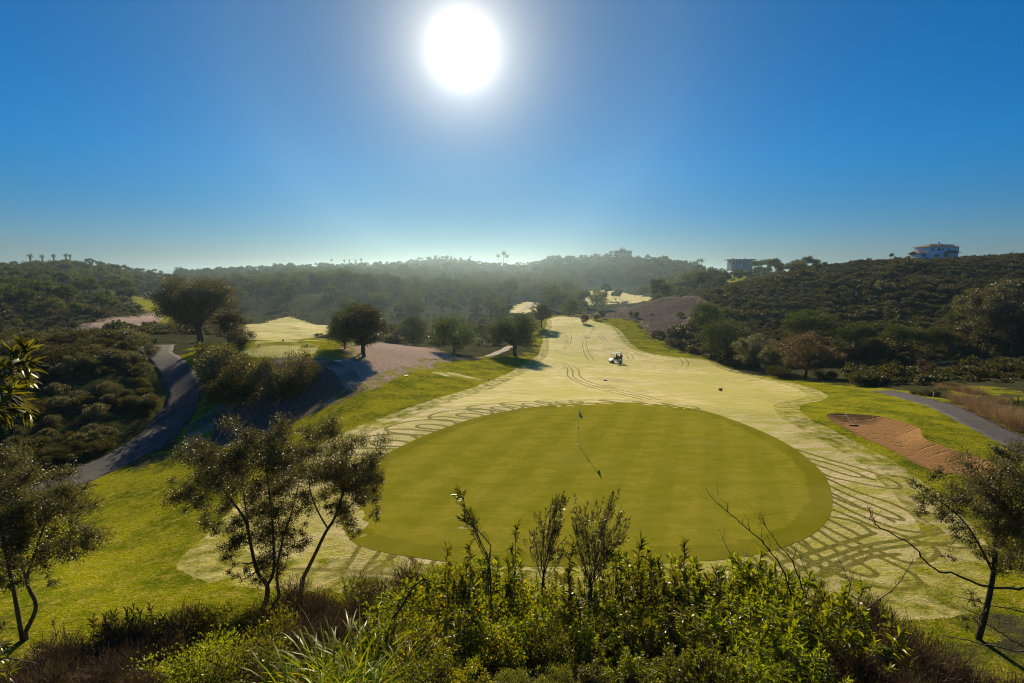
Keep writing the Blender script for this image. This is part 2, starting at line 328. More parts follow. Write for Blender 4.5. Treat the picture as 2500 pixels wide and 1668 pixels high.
def ground_material():
    m, t, b = newmat('ground_mix')
    p = t.pos()
    pf = t.scalev(p, (1, 1, 0))
    g, n3 = grass_cols(t, pf)
    w1 = t.noise(pf, 1.3, 3); w2 = t.noise(pf, .25, 4)
    # scrub floor
    soil = t.mix(t.rng(t.noise(pf, .5, 6, .65), .35, .65), SOILC[0], SOILC[1])
    sg = t.math('ADD', t.attr('field'), t.math('MULTIPLY', t.math('SUBTRACT', w2, .5), 9.0))
    c = t.mix(t.rng(sg, -.6, .6), g, soil)
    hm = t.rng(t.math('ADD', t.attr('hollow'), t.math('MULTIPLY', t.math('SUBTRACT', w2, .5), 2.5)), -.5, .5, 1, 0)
    c = t.mix(hm, c, t.mix(t.rng(w1, .45, .6), (.035, .030, .016), (.050, .075, .020)))  # the hollow's shade is deepened by a darker floor colour
    # dew
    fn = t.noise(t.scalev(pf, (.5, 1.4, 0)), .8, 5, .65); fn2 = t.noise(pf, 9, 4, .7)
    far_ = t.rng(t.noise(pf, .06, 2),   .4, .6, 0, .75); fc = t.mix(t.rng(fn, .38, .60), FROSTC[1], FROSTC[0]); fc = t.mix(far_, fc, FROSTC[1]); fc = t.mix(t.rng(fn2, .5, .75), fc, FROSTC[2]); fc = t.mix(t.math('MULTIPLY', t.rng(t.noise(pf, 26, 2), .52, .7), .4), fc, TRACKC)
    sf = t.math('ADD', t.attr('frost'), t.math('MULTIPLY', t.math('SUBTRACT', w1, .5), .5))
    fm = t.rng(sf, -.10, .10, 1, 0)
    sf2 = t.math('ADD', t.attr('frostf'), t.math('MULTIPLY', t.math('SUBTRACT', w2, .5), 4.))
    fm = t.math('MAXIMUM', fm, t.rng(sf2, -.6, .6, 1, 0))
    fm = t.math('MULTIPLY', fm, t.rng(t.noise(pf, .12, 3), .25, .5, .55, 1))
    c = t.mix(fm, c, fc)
    # wheel and mower tracks through the dew
    st = t.math('ADD', t.attr('track'), t.math('MULTIPLY', t.math('SUBTRACT', fn2, .5), .08))
    tm = t.math('MULTIPLY', t.math('MULTIPLY', t.rng(st, -.03, .03, 1, 0), t.rng(t.noise(pf, 1.1, 4, .65), .25, .45, .7, 1)), t.math('MINIMUM', t.math('ADD', fm, .15), .93))
    c = t.mix(tm, c, t.mix(t.rng(fn2, .3, .7), TRACKC, tuple(v * .72 for v in TRACKC)))
    # bare earth
    bn = t.noise(pf, 3.5, 6, .7)
    bc = t.mix(t.rng(bn, .35, .62), BAREC[1], BAREC[0]); bc = t.mix(t.rng(t.noise(pf, 11, 3), .6, .75), bc, BAREC[2])
    sb = t.math('ADD', t.attr('bare'), t.math('MULTIPLY', t.math('SUBTRACT', t.noise(pf, .7, 5, .7), .5), 5.5))
    c = t.mix(t.rng(sb, -.5, .5, 1, 0), c, bc)
    c = t.mix(t.rng(t.math('ADD', t.attr('rocky'), t.math('MULTIPLY', t.math('SUBTRACT', w2, .5), 3.)), -.6, .6, .0, 1), t.mix(t.rng(bn, .35, .6), (.055, .038, .032), (.16, .12, .10)), c)  # dark stony soil, plus shade coloured into the slope below the tee
    t.put(b.inputs['Base Color'], c)
    b.inputs['Roughness'].default_value = .9; t.put(b.inputs['Specular IOR Level'], t.math('MULTIPLY', fm, .12))
    hgt = t.math('ADD', t.math('MULTIPLY', fn2, .6), t.math('MULTIPLY', t.noise(pf, 30, 3, .7), .4))
    hgt = t.math('ADD', hgt, t.math('MULTIPLY', bn, 1.6))
    t.put(b.inputs['Normal'], bump(t, hgt, .6, .13))
    return m

def build_ground():
    az = np.concatenate([np.linspace(-180, -56, 32)[:-1], np.linspace(-56, -48, 16)[:-1], np.arange(-48, 48, .145), np.linspace(48, 56, 16)[1:], np.linspace(56, 180, 32)[1:]])
    def geo(a, b, r): return np.exp(np.arange(math.log(a), math.log(b), math.log(r)))
    rr = np.concatenate([[.4], geo(.8, 11, 1.035), geo(11, 12, 1.0062), geo(12, 52, 1.0062), geo(52, 200, 1.0095), geo(200, 3200, 1.022)])
    A, RR = np.meshgrid(np.radians(az), rr, indexing='ij')
    X = RR * np.sin(A); Y = RR * np.cos(A); Z = H(X, Y)
    for P_, dz_ in ((GREEN, .07), (BUNKER, .05)):     # the soil lies a little lower under the turf and the sand
        sd_ = poly_sd(X.ravel(), Y.ravel(), P_, 3).reshape(X.shape); Z = Z - dz_ * np.clip(-sd_ / .3, 0, 1)
    V = np.stack([X, Y, Z], -1).reshape(-1, 3)
    na, nr = A.shape; i, j = np.meshgrid(np.arange(na - 1), np.arange(nr - 1), indexing='ij')
    b = (i * nr + j).ravel(); q = np.stack([b, b + 1, b + nr + 1, b + nr], -1)
    q = q[:, ::-1]
    me = mesh_np('ground', V, q, smooth=True)
    x, y = V[:, 0].astype(float), V[:, 1].astype(float)
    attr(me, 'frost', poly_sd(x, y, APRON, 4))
    fr = np.full(x.shape, 12.)
    for P in FROSTF: fr = np.minimum(fr, poly_sd(x, y, P, 12))
    attr(me, 'frostf', fr)
    ba = np.full(x.shape, 12.)
    for P in BARES: ba = np.minimum(ba, poly_sd(x, y, P, 12))
    attr(me, 'bare', ba)
    attr(me, 'rocky', np.minimum(poly_sd(x, y, BARES[1], 6), poly_sd(x, y, BARESHADE, 6)))  # rocky slope, and the bare slope with its shade coloured in
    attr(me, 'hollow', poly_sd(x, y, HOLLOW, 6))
    fi = np.full(x.shape, 12.)
    for P in FIELDS: fi = np.minimum(fi, poly_sd(x, y, P, 12))
    attr(me, 'field', fi)
    wt = line_sd(x, y, LOOPS, .10) - .035 * np.clip((y - 22) / 8, 0, 1); wt = np.minimum(wt, line_sd(x, y, TRK, .12))
    attr(me, 'track', wt)
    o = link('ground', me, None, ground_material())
    tag(o, 'rolling golf course ground of dewy fairway, rough grass, bare earth and scrub slopes', kind='structure')
    return o

def sheet(name, P, mat, lift, step, rimdrop=.06):
    """a turf or sand sheet filling outline P, lying on the ground"""
    lo, hi = P.min(0), P.max(0)
    gx, gy = np.meshgrid(np.arange(lo[0], hi[0], step), np.arange(lo[1], hi[1], step))
    gx = gx.ravel() + 1e-3; gy = gy.ravel()
    s = poly_sd(gx, gy, P, 3); k = s < -step * .45
    pts = [Vector((a, b)) for a, b in P] + [Vector((a, b)) for a, b in zip(gx[k], gy[k])]
    n = len(P)
    v2, _, f2, _, _, _ = delaunay_2d_cdt(pts, [], [list(range(n))], 1, 1e-5)
    xy = np.array([(v.x, v.y) for v in v2]); z = H(xy[:, 0], xy[:, 1]) + lift
    V = np.column_stack([xy, z])
    # skirt down into the soil
    m0 = len(V); 
    Pz = H(P[:, 0], P[:, 1])
    top = np.column_stack([P, Pz + lift]); bot = np.column_stack([P, Pz - rimdrop])
    V = np.vstack([V, top, bot]); T = [tuple(f) for f in f2 if len(f) == 3]
    Q = [(m0 + i, m0 + (i + 1) % n, m0 + n + (i + 1) % n, m0 + n + i) for i in range(n)]
    me = mesh_np(name, V, Q, T, smooth=True)
    rv = poly_sd(V[:, 0], V[:, 1], P, 3); rv[m0:] = 0; attr(me, 'rim', rv)
    o = link(name, me, None, mat)
    return o

def green_material():
    m, t, b = newmat('putting_turf')
    p = t.scalev(t.pos(), (1, 1, 0))
    # faint mowing bands running away from the camera
    rot = t.add('ShaderNodeVectorRotate'); rot.rotation_type = 'Z_AXIS'; t.put(rot.inputs[0], p); rot.inputs['Angle'].default_value = R(22)
    sx = t.add('ShaderNodeSeparateXYZ'); t.put(sx.inputs[0], rot.outputs[0])
    band = t.math('SINE', t.math('MULTIPLY', sx.outputs[0], math.pi / 1.15))
    n1 = t.noise(t.scalev(p, (.6, 1.5, 0)), .9, 5, .65); n2 = t.noise(t.scalev(p, (1, 2.2, 0)), 3.5, 4, .65); n3 = t.noise(p, 30, 3, .7)
    a = t.mix(t.rng(n1, .35, .65), (.265, .245, .015), (.360, .300, .032))
    a = t.mix(t.math('MULTIPLY', t.rng(n2, .4, .7), .6), a, (.205, .205, .011))
    a = t.mix(t.math('MULTIPLY', t.rng(n3, .45, .7), .35), a, (.28, .22, .04))
    a = t.mix(t.rng(band, -.5, .5, 0, .26), a, (.165, .17, .009))
    a = t.mix(t.rng(t.math('ADD', t.attr('rim'), t.math('MULTIPLY', n2, .3)), -.75, -.60, 0, .55), a, (.17, .165, .010))
    a = t.mix(t.math('MULTIPLY', t.rng(t.noise(p, .22, 3, .6), .45, .7), .35), a, (.33, .27, .05))
    t.put(b.inputs['Base Color'], a); b.inputs['Roughness'].default_value = .9; b.inputs['Specular IOR Level'].default_value = 0
    t.put(b.inputs['Normal'], bump(t, n3, .25, .02))
    return m
def sand_material():
    m, t, b = newmat('bunker_sand')
    p = t.scalev(t.pos(), (1, 1, 0))
    n = t.noise(p, 6, 5, .65); n2 = t.noise(p, 40, 3)
    c = t.mix(t.rng(n, .35, .65), (.25, .125, .042), (.37, .190, .066)); c = t.mix(t.rng(n2, .55, .7, 0, .5), c, (.18, .10, .055))
    t.put(b.inputs['Base Color'], c); b.inputs['Roughness'].default_value = .95; b.inputs['Specular IOR Level'].default_value = .1
    sx = t.add('ShaderNodeSeparateXYZ'); t.put(sx.inputs[0], p)
    yy = t.math('ADD', t.math('MULTIPLY', sx.outputs[1], 1.15), t.math('MULTIPLY', sx.outputs[0], .22)); yy = t.math('ADD', yy, t.math('MULTIPLY', t.noise(t.scalev(p, (.5, 1, 0)), .35, 2), 2.6))
    fr = t.math('ABSOLUTE', t.math('SUBTRACT', t.math('FRACT', yy), .5)); ln = t.math('MULTIPLY', t.rng(fr, .0, .10, 1, 0), t.rng(t.noise(p, .8, 3), .42, .62))
    h = t.math('ADD', t.math('MULTIPLY', ln, -1.1), t.math('MULTIPLY', n, .5)); h = t.math('ADD', h, t.math('MULTIPLY', n2, .15))
    t.put(b.inputs['Normal'], bump(t, h, .9, .09))
    return m
def asphalt(name, c0, c1):
    m, t, b = newmat(name)
    p = t.scalev(t.pos(), (1, 1, 0))
    c = t.mix(t.rng(t.noise(p, .8, 5, .6), .35, .65), c0, c1); c = t.mix(t.rng(t.noise(p, 30, 2), .5, .7, 0, .4), c, tuple(v * 1.5 for v in c1))
    t.put(b.inputs['Base Color'], c); b.inputs['Roughness'].default_value = .9; b.inputs['Specular IOR Level'].default_value = .2
    t.put(b.inputs['Normal'], bump(t, t.noise(p, 45, 2), .3, .01))
    return m
def ribbon(name, pts, width, mat, lift=.03, n=10):
    C = crv(pts, n); T = np.gradient(C, axis=0); T /= np.linalg.norm(T, axis=1)[:, None]; N = np.column_stack([-T[:, 1], T[:, 0]])
    rows = []; offs = np.array([-1, -1, -.66, -.33, 0, .33, .66, 1, 1]); K = len(offs)
    wig = 1 + .03 * np.sin(np.arange(len(C)) * .7)
    for k, o_ in enumerate(offs):
        xy = C + N * (o_ * width / 2 * wig)[:, None]
        z = H(xy[:, 0], xy[:, 1]) + (lift + .01 * (1 - o_ * o_) if 0 < k < K - 1 else -.25)
        rows.append(np.column_stack([xy, z]))
    V = np.stack(rows, 1).reshape(-1, 3); m = len(C)
    Q = [(i * K + k, (i + 1) * K + k, (i + 1) * K + k + 1, i * K + k + 1) for i in range(m - 1) for k in range(K - 1)]
    return link(name, mesh_np(name, V, np.array(Q)[:, ::-1]), None, mat)

# ------------------------------------------------------------------ sky, sun, air, camera
def build_light():
    w = D.worlds.new('World'); sc.world = w; w.use_nodes = True
    nt = w.node_tree; n, l = nt.nodes, nt.links; bg = n['Background']
    sky = n.new('ShaderNodeTexSky'); sky.sky_type = 'NISHITA'; sky.sun_disc = False
    sky.sun_elevation = SUN_EL; sky.sun_rotation = SUN_AZ; sky.altitude = 100; sky.air_density = 1.0; sky.dust_density = SKY['dust']; sky.ozone_density = SKY['ozone']
    hs = n.new('ShaderNodeHueSaturation'); hs.inputs['Saturation'].default_value = SKY['sat']; hs.inputs['Hue'].default_value = SKY['hue']; hs.inputs['Value'].default_value = SKY['val']
    l.new(sky.outputs[0], hs.inputs['Color'])
    # deeper blue overhead, greyer towards the horizon
    tz = n.new('ShaderNodeTexCoord'); sz = n.new('ShaderNodeSeparateXYZ'); l.new(tz.outputs['Generated'], sz.inputs[0])
    cr = n.new('ShaderNodeValToRGB'); l.new(sz.outputs[2], cr.inputs[0]); e = cr.color_ramp.elements
    for k, (p_, c_) in enumerate(SKYRAMP):
        if k > 1: e.new(p_)
        e[k].position = p_; e[k].color = c_ + (1,)
    mm = n.new('ShaderNodeMix'); mm.data_type = 'RGBA'; mm.blend_type = 'MULTIPLY'; mm.inputs[0].default_value = 1
    l.new(hs.outputs[0], mm.inputs[6]); l.new(cr.outputs[0], mm.inputs[7])
    # bright ring of air round the sun
    tc = n.new('ShaderNodeTexCoord'); dt = n.new('ShaderNodeVectorMath'); dt.operation = 'DOT_PRODUCT'
    nv = n.new('ShaderNodeVectorMath'); nv.operation = 'NORMALIZE'; l.new(tc.outputs['Generated'], nv.inputs[0])
    l.new(nv.outputs[0], dt.inputs[0]); dt.inputs[1].default_value = (math.cos(SUN_EL) * math.sin(SUN_AZ), math.cos(SUN_EL) * math.cos(SUN_AZ), math.sin(SUN_EL))
    def M(op, a, b=None):
        nd = n.new('ShaderNodeMath'); nd.operation = op
        for k, v in ((0, a), (1, b)):
            if v is None: continue
            if isinstance(v, (int, float)): nd.inputs[k].default_value = v
            else: l.new(v, nd.inputs[k])
        return nd.outputs[0]
    th = M('ARCCOSINE', M('MINIMUM', dt.outputs['Value'], .9999999))      # radians from the sun
    disc = M('MULTIPLY', M('POWER', 2.718, M('MULTIPLY', M('POWER', M('DIVIDE', th, R(2.2)), 2.0), -1.0)), SKY['disc'])
    glow = M('MULTIPLY', M('POWER', 2.718, M('MULTIPLY', M('DIVIDE', th, R(3.1)), -1.0)), SKY['glow'])
    wide = M('MULTIPLY', M('POWER', 2.718, M('MULTIPLY', M('DIVIDE', th, R(7.5)), -1.0)), SKY['wide'])
    tot = M('ADD', disc, glow)
    ee = M('POWER', 2.718, M('MULTIPLY', M('DIVIDE', th, R(20)), -1.0)); cb = n.new('ShaderNodeCombineXYZ'); cb.inputs[0].default_value = 1
    l.new(M('SUBTRACT', 1.0, M('MULTIPLY', ee, .33)), cb.inputs[1]); l.new(M('SUBTRACT', 1.0, M('MULTIPLY', ee, .52)), cb.inputs[2])
    m3 = n.new('ShaderNodeVectorMath'); m3.operation = 'MULTIPLY'; l.new(mm.outputs[2], m3.inputs[0]); l.new(cb.outputs[0], m3.inputs[1])
    c1 = n.new('ShaderNodeVectorMath'); c1.operation = 'SCALE'; c1.inputs[0].default_value = (1, .97, .93); l.new(tot, c1.inputs['Scale'])
    c2 = n.new('ShaderNodeVectorMath'); c2.operation = 'SCALE'; c2.inputs[0].default_value = (1.1, .88, .50); l.new(wide, c2.inputs['Scale'])
    a1 = n.new('ShaderNodeVectorMath'); a1.operation = 'ADD'; l.new(c1.outputs[0], a1.inputs[0]); l.new(c2.outputs[0], a1.inputs[1])
    a2 = n.new('ShaderNodeVectorMath'); a2.operation = 'ADD'; l.new(a1.outputs[0], a2.inputs[0]); l.new(m3.outputs[0], a2.inputs[1])
    l.new(a2.outputs[0], bg.inputs['Color']); bg.inputs['Strength'].default_value = SKY['str']
    s = D.lights.new('sun', 'SUN'); s.energy = SKY['sun']; s.angle = R(.5); s.color = (1, .87, .58)
    o = D.objects.new('sun', s); COL.objects.link(o); o.rotation_euler = (R(90) - SUN_EL, 0, math.pi - SUN_AZ); o.location = (-40, 300, 200)
    cam = D.cameras.new('camera'); cam.sensor_width = 36; cam.lens = F / 2500 * 36; cam.clip_start = .05; cam.clip_end = 9000
    c = D.objects.new('camera', cam); COL.objects.link(c); c.location = (0, 0, EYE); c.rotation_euler = (R(90) - PITCH, 0, 0); sc.camera = c
    sc.view_settings.view_transform = 'Standard'; sc.view_settings.look = 'None'; sc.view_settings.gamma = 1; sc.view_settings.exposure = SKY['exp']
    sc.cycles.max_bounces = 6; sc.cycles.diffuse_bounces = 3; sc.cycles.glossy_bounces = 2; sc.cycles.transmission_bounces = 4; sc.cycles.volume_bounces = 0
    sc.cycles.use_denoising = True; sc.cycles.denoising_prefilter = 'NONE'; sc.cycles.sample_clamp_indirect = 4; sc.cycles.sample_clamp_direct = 2.2; sc.cycles.filter_width = 1.1; sc.cycles.caustics_reflective = False; sc.cycles.caustics_refractive = False
def haze():
    bm = bmesh.new(); bmesh.ops.create_cube(bm, size=1)
    me = D.meshes.new('haze'); bm.to_mesh(me); bm.free()
    o = link('haze', me); zl, zh = HAZE['lo'], HAZE['hi']
    o.scale = (6600, 6600, zh - zl); o.location = (0, 0, (zh + zl) / 2)
    m = D.materials.new('haze_air'); m.use_nodes = True; n = m.node_tree.nodes; n.remove(n['Principled BSDF'])
    v = n.new('ShaderNodeVolumePrincipled'); v.inputs['Color'].default_value = HAZE['col']; v.inputs['Density'].default_value = HAZE['den']; v.inputs['Anisotropy'].default_value = HAZE['g']
    m.node_tree.links.new(v.outputs[0], n['Material Output'].inputs['Volume']); me.materials.append(m)
    tag(o, 'thin pale morning haze filling the valley', kind='stuff')
SKY = dict(dust=.0, ozone=3.5, sat=1.35, hue=.5, val=1.0, disc=22., glow=21., wide=4.4, str=.065, sun=5.0, exp=0.42)
SKYRAMP = [(.04, (.34, .44, .60)), (.12, (.21, .55, .77)), (.20, (.11, .71, .95)), (.30, (.045, .78, .99)), (.48, (.005, .87, 1.0))]
HAZE = dict(lo=-60, hi=62, den=.00023, g=.78, col=(.60, .82, 1, 1))
build_light()
build_ground()
o = sheet('putting_green', GREEN, green_material(), .006, .4); tag(o, 'large oval putting green of short olive turf', kind='structure')
o = sheet('sand_bunker', BUNKER, sand_material(), .012, .3, .02); tag(o, 'reddish brown kidney shaped sand bunker beside the green', kind='structure')
PATHG = asphalt('path_grey', (.060, .052, .056), (.095, .080, .080)); PATHL = asphalt('path_pale', (.20, .15, .12), (.30, .23, .18))
PATHC = PW([(20,1235),(100,1202),(165,1175),(235,1146),(300,1118),(352,1090),(395,1058),(428,1020),(447,985),(451,955),(438,925),(418,895),(396,872),(380,858),(388,848),(410,842)])
o = ribbon('cart_path', PATHC, 3.0, PATHG); tag(o, 'grey path curving down the left hollow', kind='structure')
o = ribbon('gravel_path', PW([(200,838),(250,828),(300,819),(350,809),(400,803)]), 2.4, PATHL); tag(o, 'pale path on the far side of the left hollow', kind='structure')
o = ribbon('service_path', PW([(2150,955),(2190,962),(2240,975),(2285,987),(2350,1014),(2400,1040),(2450,1064),(2500,1088),(2570,1125),(2640,1170)]), 2.3, PATHG); tag(o, 'dark asphalt path running past the bunker on the right', kind='structure')
o = ribbon('gravel_track', PW([(1192,871),(1212,863),(1232,855),(1248,845)]), 1.5, PATHL); tag(o, 'pale track behind the spreading oak', kind='structure')
o = ribbon('far_path', PW([(1270,757),(1290,748),(1312,740)]), 3.0, PATHL); tag(o, 'pale path in the distant trees', kind='structure')
# ------------------------------------------------------------------ plant materials
def foliage(name, c0, c1, c2=None, trans=.30, rough=.45, spec=.4, tcol=None, yellow=0.0, scale=1.2):
    m = D.materials.new(name); m.use_nodes = True; t = NT(m); b = t.n['Principled BSDF']
    geo = t.add('ShaderNodeNewGeometry'); isl = geo.outputs['Random Per Island']
    tc = t.add('ShaderNodeTexCoord').outputs['Object']
    oi = t.add('ShaderNodeObjectInfo').outputs['Random']
    n = t.noise(tc, scale, 3)
    c = t.mix(t.rng(isl, 0, 1, 0, 1, False), c0, c1)
    if c2: c = t.mix(t.math('MULTIPLY', t.rng(n, .45, .7), .8), c, c2)
    hs = t.add('ShaderNodeHueSaturation'); t.put(hs.inputs['Color'], c)
    t.put(hs.inputs['Value'], t.rng(oi, 0, 1, .78, 1.25, False)); t.put(hs.inputs['Hue'], t.rng(oi, 0, 1, .485, .51, False))
    c = hs.outputs[0]
    if yellow: c = t.mix(t.rng(isl, 1 - yellow, 1 - yellow + .01), c, (.30, .22, .03))
    t.put(b.inputs['Base Color'], c); b.inputs['Roughness'].default_value = rough; b.inputs['Specular IOR Level'].default_value = spec
    tr = t.add('ShaderNodeBsdfTranslucent')
    tm = t.add('ShaderNodeMix', data_type='RGBA', blend_type='MULTIPLY'); tm.inputs[0].default_value = 1; t.put(tm.inputs[6], c); tm.inputs[7].default_value = (tcol or (2.2, 1.9, .6)) + (1,)
    t.put(tr.inputs[0], tm.outputs[2])
    mx = t.add('ShaderNodeMixShader'); mx.inputs[0].default_value = trans
    t.l.new(b.outputs[0], mx.inputs[1]); t.l.new(tr.outputs[0], mx.inputs[2]); t.l.new(mx.outputs[0], t.n['Material Output'].inputs[0])
    return m
def bark(name, c0, c1):
    m, t, b = newmat(name); p = t.add('ShaderNodeTexCoord').outputs['Object']
    n = t.noise(t.scalev(p, (6, 6, 2)), 2, 5, .7)
    t.put(b.inputs['Base Color'], t.mix(t.rng(n, .3, .7), c0, c1)); b.inputs['Roughness'].default_value = .85; b.inputs['Specular IOR Level'].default_value = .2
    t.put(b.inputs['Normal'], bump(t, n, .6, .03)); return m
M_PINE = foliage('pine_needles', (.026, .040, .010), (.052, .068, .014), (.070, .080, .015), .30, .6, .12, (2.4, 2.2, .5))
M_PINEF = foliage('far_pine_needles', (.026, .040, .012), (.055, .070, .018), (.075, .080, .020), .42, .65, .08, (2.6, 2.3, .6))
M_OAK = foliage('oak_leaves', (.040, .042, .014), (.070, .062, .020), (.085, .060, .025), .28, .5, .2)
M_RUST = foliage('rusty_leaves', (.070, .045, .022), (.120, .070, .038), (.075, .065, .020), .28, .5, .3)
M_RUSTS = foliage('brown_scrub_leaves', (.050, .036, .018), (.095, .066, .034), (.060, .050, .022), .26, .6, .1)
M_OLIVE = foliage('olive_leaves', (.055, .060, .026), (.115, .115, .060), (.075, .065, .030), .32, .40, .4)
M_SILVER = foliage('silver_leaves', (.07, .075, .035), (.14, .14, .075), (.09, .075, .04), .26, .45, .3)
M_BUSH = foliage('bush_leaves', (.036, .044, .014), (.070, .075, .022), (.080, .070, .024), .30, .5, .2)
M_SCRUB = foliage('scrub_leaves', (.034, .037, .011), (.068, .066, .018), (.090, .072, .026), .32, .6, .1)
M_LEAFY = foliage('glossy_leaves', (.095, .125, .012), (.190, .215, .014), (.070, .085, .010), .55, .36, .35, (2.4, 2.1, .4), scale=3)
M_LEAFY2 = foliage('whorled_leaves', (.070, .078, .015), (.145, .150, .026), (.095, .085, .018), .48, .34, .4, (2.0, 1.8, .5), scale=3)
M_VINE = foliage('heart_leaves', (.10, .14, .012), (.20, .21, .016), (.08, .12, .012), .50, .30, .5, (2.1, 1.7, .35), yellow=.15, scale=3)
M_BLADE = foliage('grass_blades', (.14, .20, .012), (.28, .32, .022), (.11, .16, .012), .55, .4, .3, (2.0, 1.75, .4), yellow=.10, scale=2)
M_HEATH = foliage('dry_twigs', (.075, .048, .034), (.135, .090, .062), (.060, .055, .022), .18, .7, .15, (1.3, 1.1, .8), scale=2)
M_REED = foliage('dry_reeds', (.20, .13, .075), (.36, .25, .15), (.16, .12, .05), .3, .6, .2, (1.4, 1.2, .9))
M_BARK = bark('dark_bark', (.030, .024, .018), (.075, .060, .045))
M_BARKO = bark('olive_bark', (.060, .048, .036), (.130, .105, .080))
M_TWIG = bark('grey_twig', (.085, .065, .050), (.170, .135, .110))

# ------------------------------------------------------------------ plant geometry
def nrm(v): return v / (np.linalg.norm(v, axis=-1, keepdims=True) + 1e-9)
def leaf_arrays(C, Dr, L, W, rs, curl=0.0, nseg=1):
    """leaf blades: base at C, growing along Dr. returns verts, quads"""
    N = len(C); L = np.broadcast_to(L, (N,)); W = np.broadcast_to(W, (N,))
    Dr = nrm(Dr); S = nrm(np.cross(Dr, rs.normal(size=(N, 3))))
    if nseg == 1:
        a = C; c = C + Dr * L[:, None]; m_ = C + Dr * (L * .5)[:, None]
        up = np.cross(S, Dr) * (W * .18)[:, None]
        b = m_ + S * (W / 2)[:, None] + up; d = m_ - S * (W / 2)[:, None] + up
        V = np.stack([a, b, c, d], 1).reshape(-1, 3); Q = np.arange(N * 4).reshape(N, 4)
        return V, Q
    rows = []; P = C.copy(); dcur = Dr.copy()
    for k in range(nseg + 1):
        f = k / nseg; wd = W * (.35 + .65 * math.sin(min(1, f * 1.6 + .05) * math.pi / 2)) * (1 - f ** 3 * .97)
        rows.append(P + S * (wd / 2)[:, None]); rows.append(P - S * (wd / 2)[:, None])
        dcur = nrm(dcur + np.array([0, 0, -1.]) * curl / nseg); P = P + dcur * (L / nseg)[:, None]
    V = np.stack(rows, 1).reshape(-1, 3); K = 2 * (nseg + 1)
    base = (np.arange(N) * K)[:, None, None]; seg = np.array([[2 * k, 2 * k + 1, 2 * k + 3, 2 * k + 2] for k in range(nseg)])[None]
    return V, (base + seg).reshape(-1, 4)
def tube(path, rad, n=6):
    P = np.asarray(path, float); T = nrm(np.gradient(P, axis=0)); ref = np.array([.31, .57, .2]); rings = []
    for k in range(len(P)):
        u = np.cross(T[k], ref); u /= np.linalg.norm(u) + 1e-9; v = np.cross(T[k], u)
        a = np.arange(n) / n * 2 * math.pi
        rings.append(P[k] + rad[k] * (np.cos(a)[:, None] * u + np.sin(a)[:, None] * v))
    V = np.concatenate(rings); Q = []
    for k in range(len(P) - 1):
        for i in range(n):
            j = (i + 1) % n; Q.append((k * n + i, k * n + j, (k + 1) * n + j, (k + 1) * n + i))
    return V, np.array(Q)
def merge(parts):
    Vs, Qs, o = [], [], 0
    for V, Q in parts:
        if len(V) == 0: continue
        Vs.append(V); Qs.append(Q + o); o += len(V)
    return np.concatenate(Vs), np.concatenate(Qs)
def wob(a, b, rs, k=5, amp=.12, sag=0.0):
    """a crooked limb from a to b"""
    a = np.asarray(a, float); b = np.asarray(b, float); t = np.linspace(0, 1, k + 1)[:, None]
    P = a + (b - a) * t; L = np.linalg.norm(b - a)
    w_ = rs.normal(size=(k + 1, 3)) * amp * L * .35; w_[0] = 0; w_[-1] = 0
    P = P + w_ + np.array([0, 0, 1.]) * sag * L * (t * (1 - t) * 4)
    return crv(P, 2)
def clump_points(rs, cl, n, shell=.45):
    """points spread through leaf clumps; cl rows: x y z rx ry rz"""
    cl = np.asarray(cl, float); wgt = (cl[:, 3] * cl[:, 4] * cl[:, 5]) ** (.67); wgt /= wgt.sum()
    k = rs.choice(len(cl), n, p=wgt); u = nrm(rs.normal(size=(n, 3))); r = rs.uniform(0, 1, n) ** shell * (1 + .22 * np.abs(rs.normal(size=n)) * (rs.uniform(size=n) < .25))
    off = u * r[:, None] * cl[k, 3:6]
    return cl[k, :3] + off, u
def crown_mesh(name, rs, cl, n, L, W, shell=.45, up=.3, flat=None):
    P, u = clump_points(rs, cl, n, shell)
    dr = u + np.array([0, 0, up]) + rs.normal(size=(n, 3)) * .55
    Ls = L * rs.uniform(.6, 1.35, n); V, Q = leaf_arrays(P - nrm(dr) * (Ls * .5)[:, None], dr, Ls, W * rs.uniform(.7, 1.3, n), rs)
    return mesh_np(name, V, Q)
def ell_clumps(rs, n, c, R3, r, inner=.75, zmin=None, squash=.8):
    out = []
    while len(out) < n:
        u = nrm(rs.normal(size=3)); p = np.array(c) + u * np.array(R3) * rs.uniform(inner - .25, inner + .08)
        if zmin is not None and p[2] < zmin: continue
        rr = r * rs.uniform(.7, 1.3); out.append((p[0], p[1], p[2], rr, rr, rr * squash))
    return np.array(out)
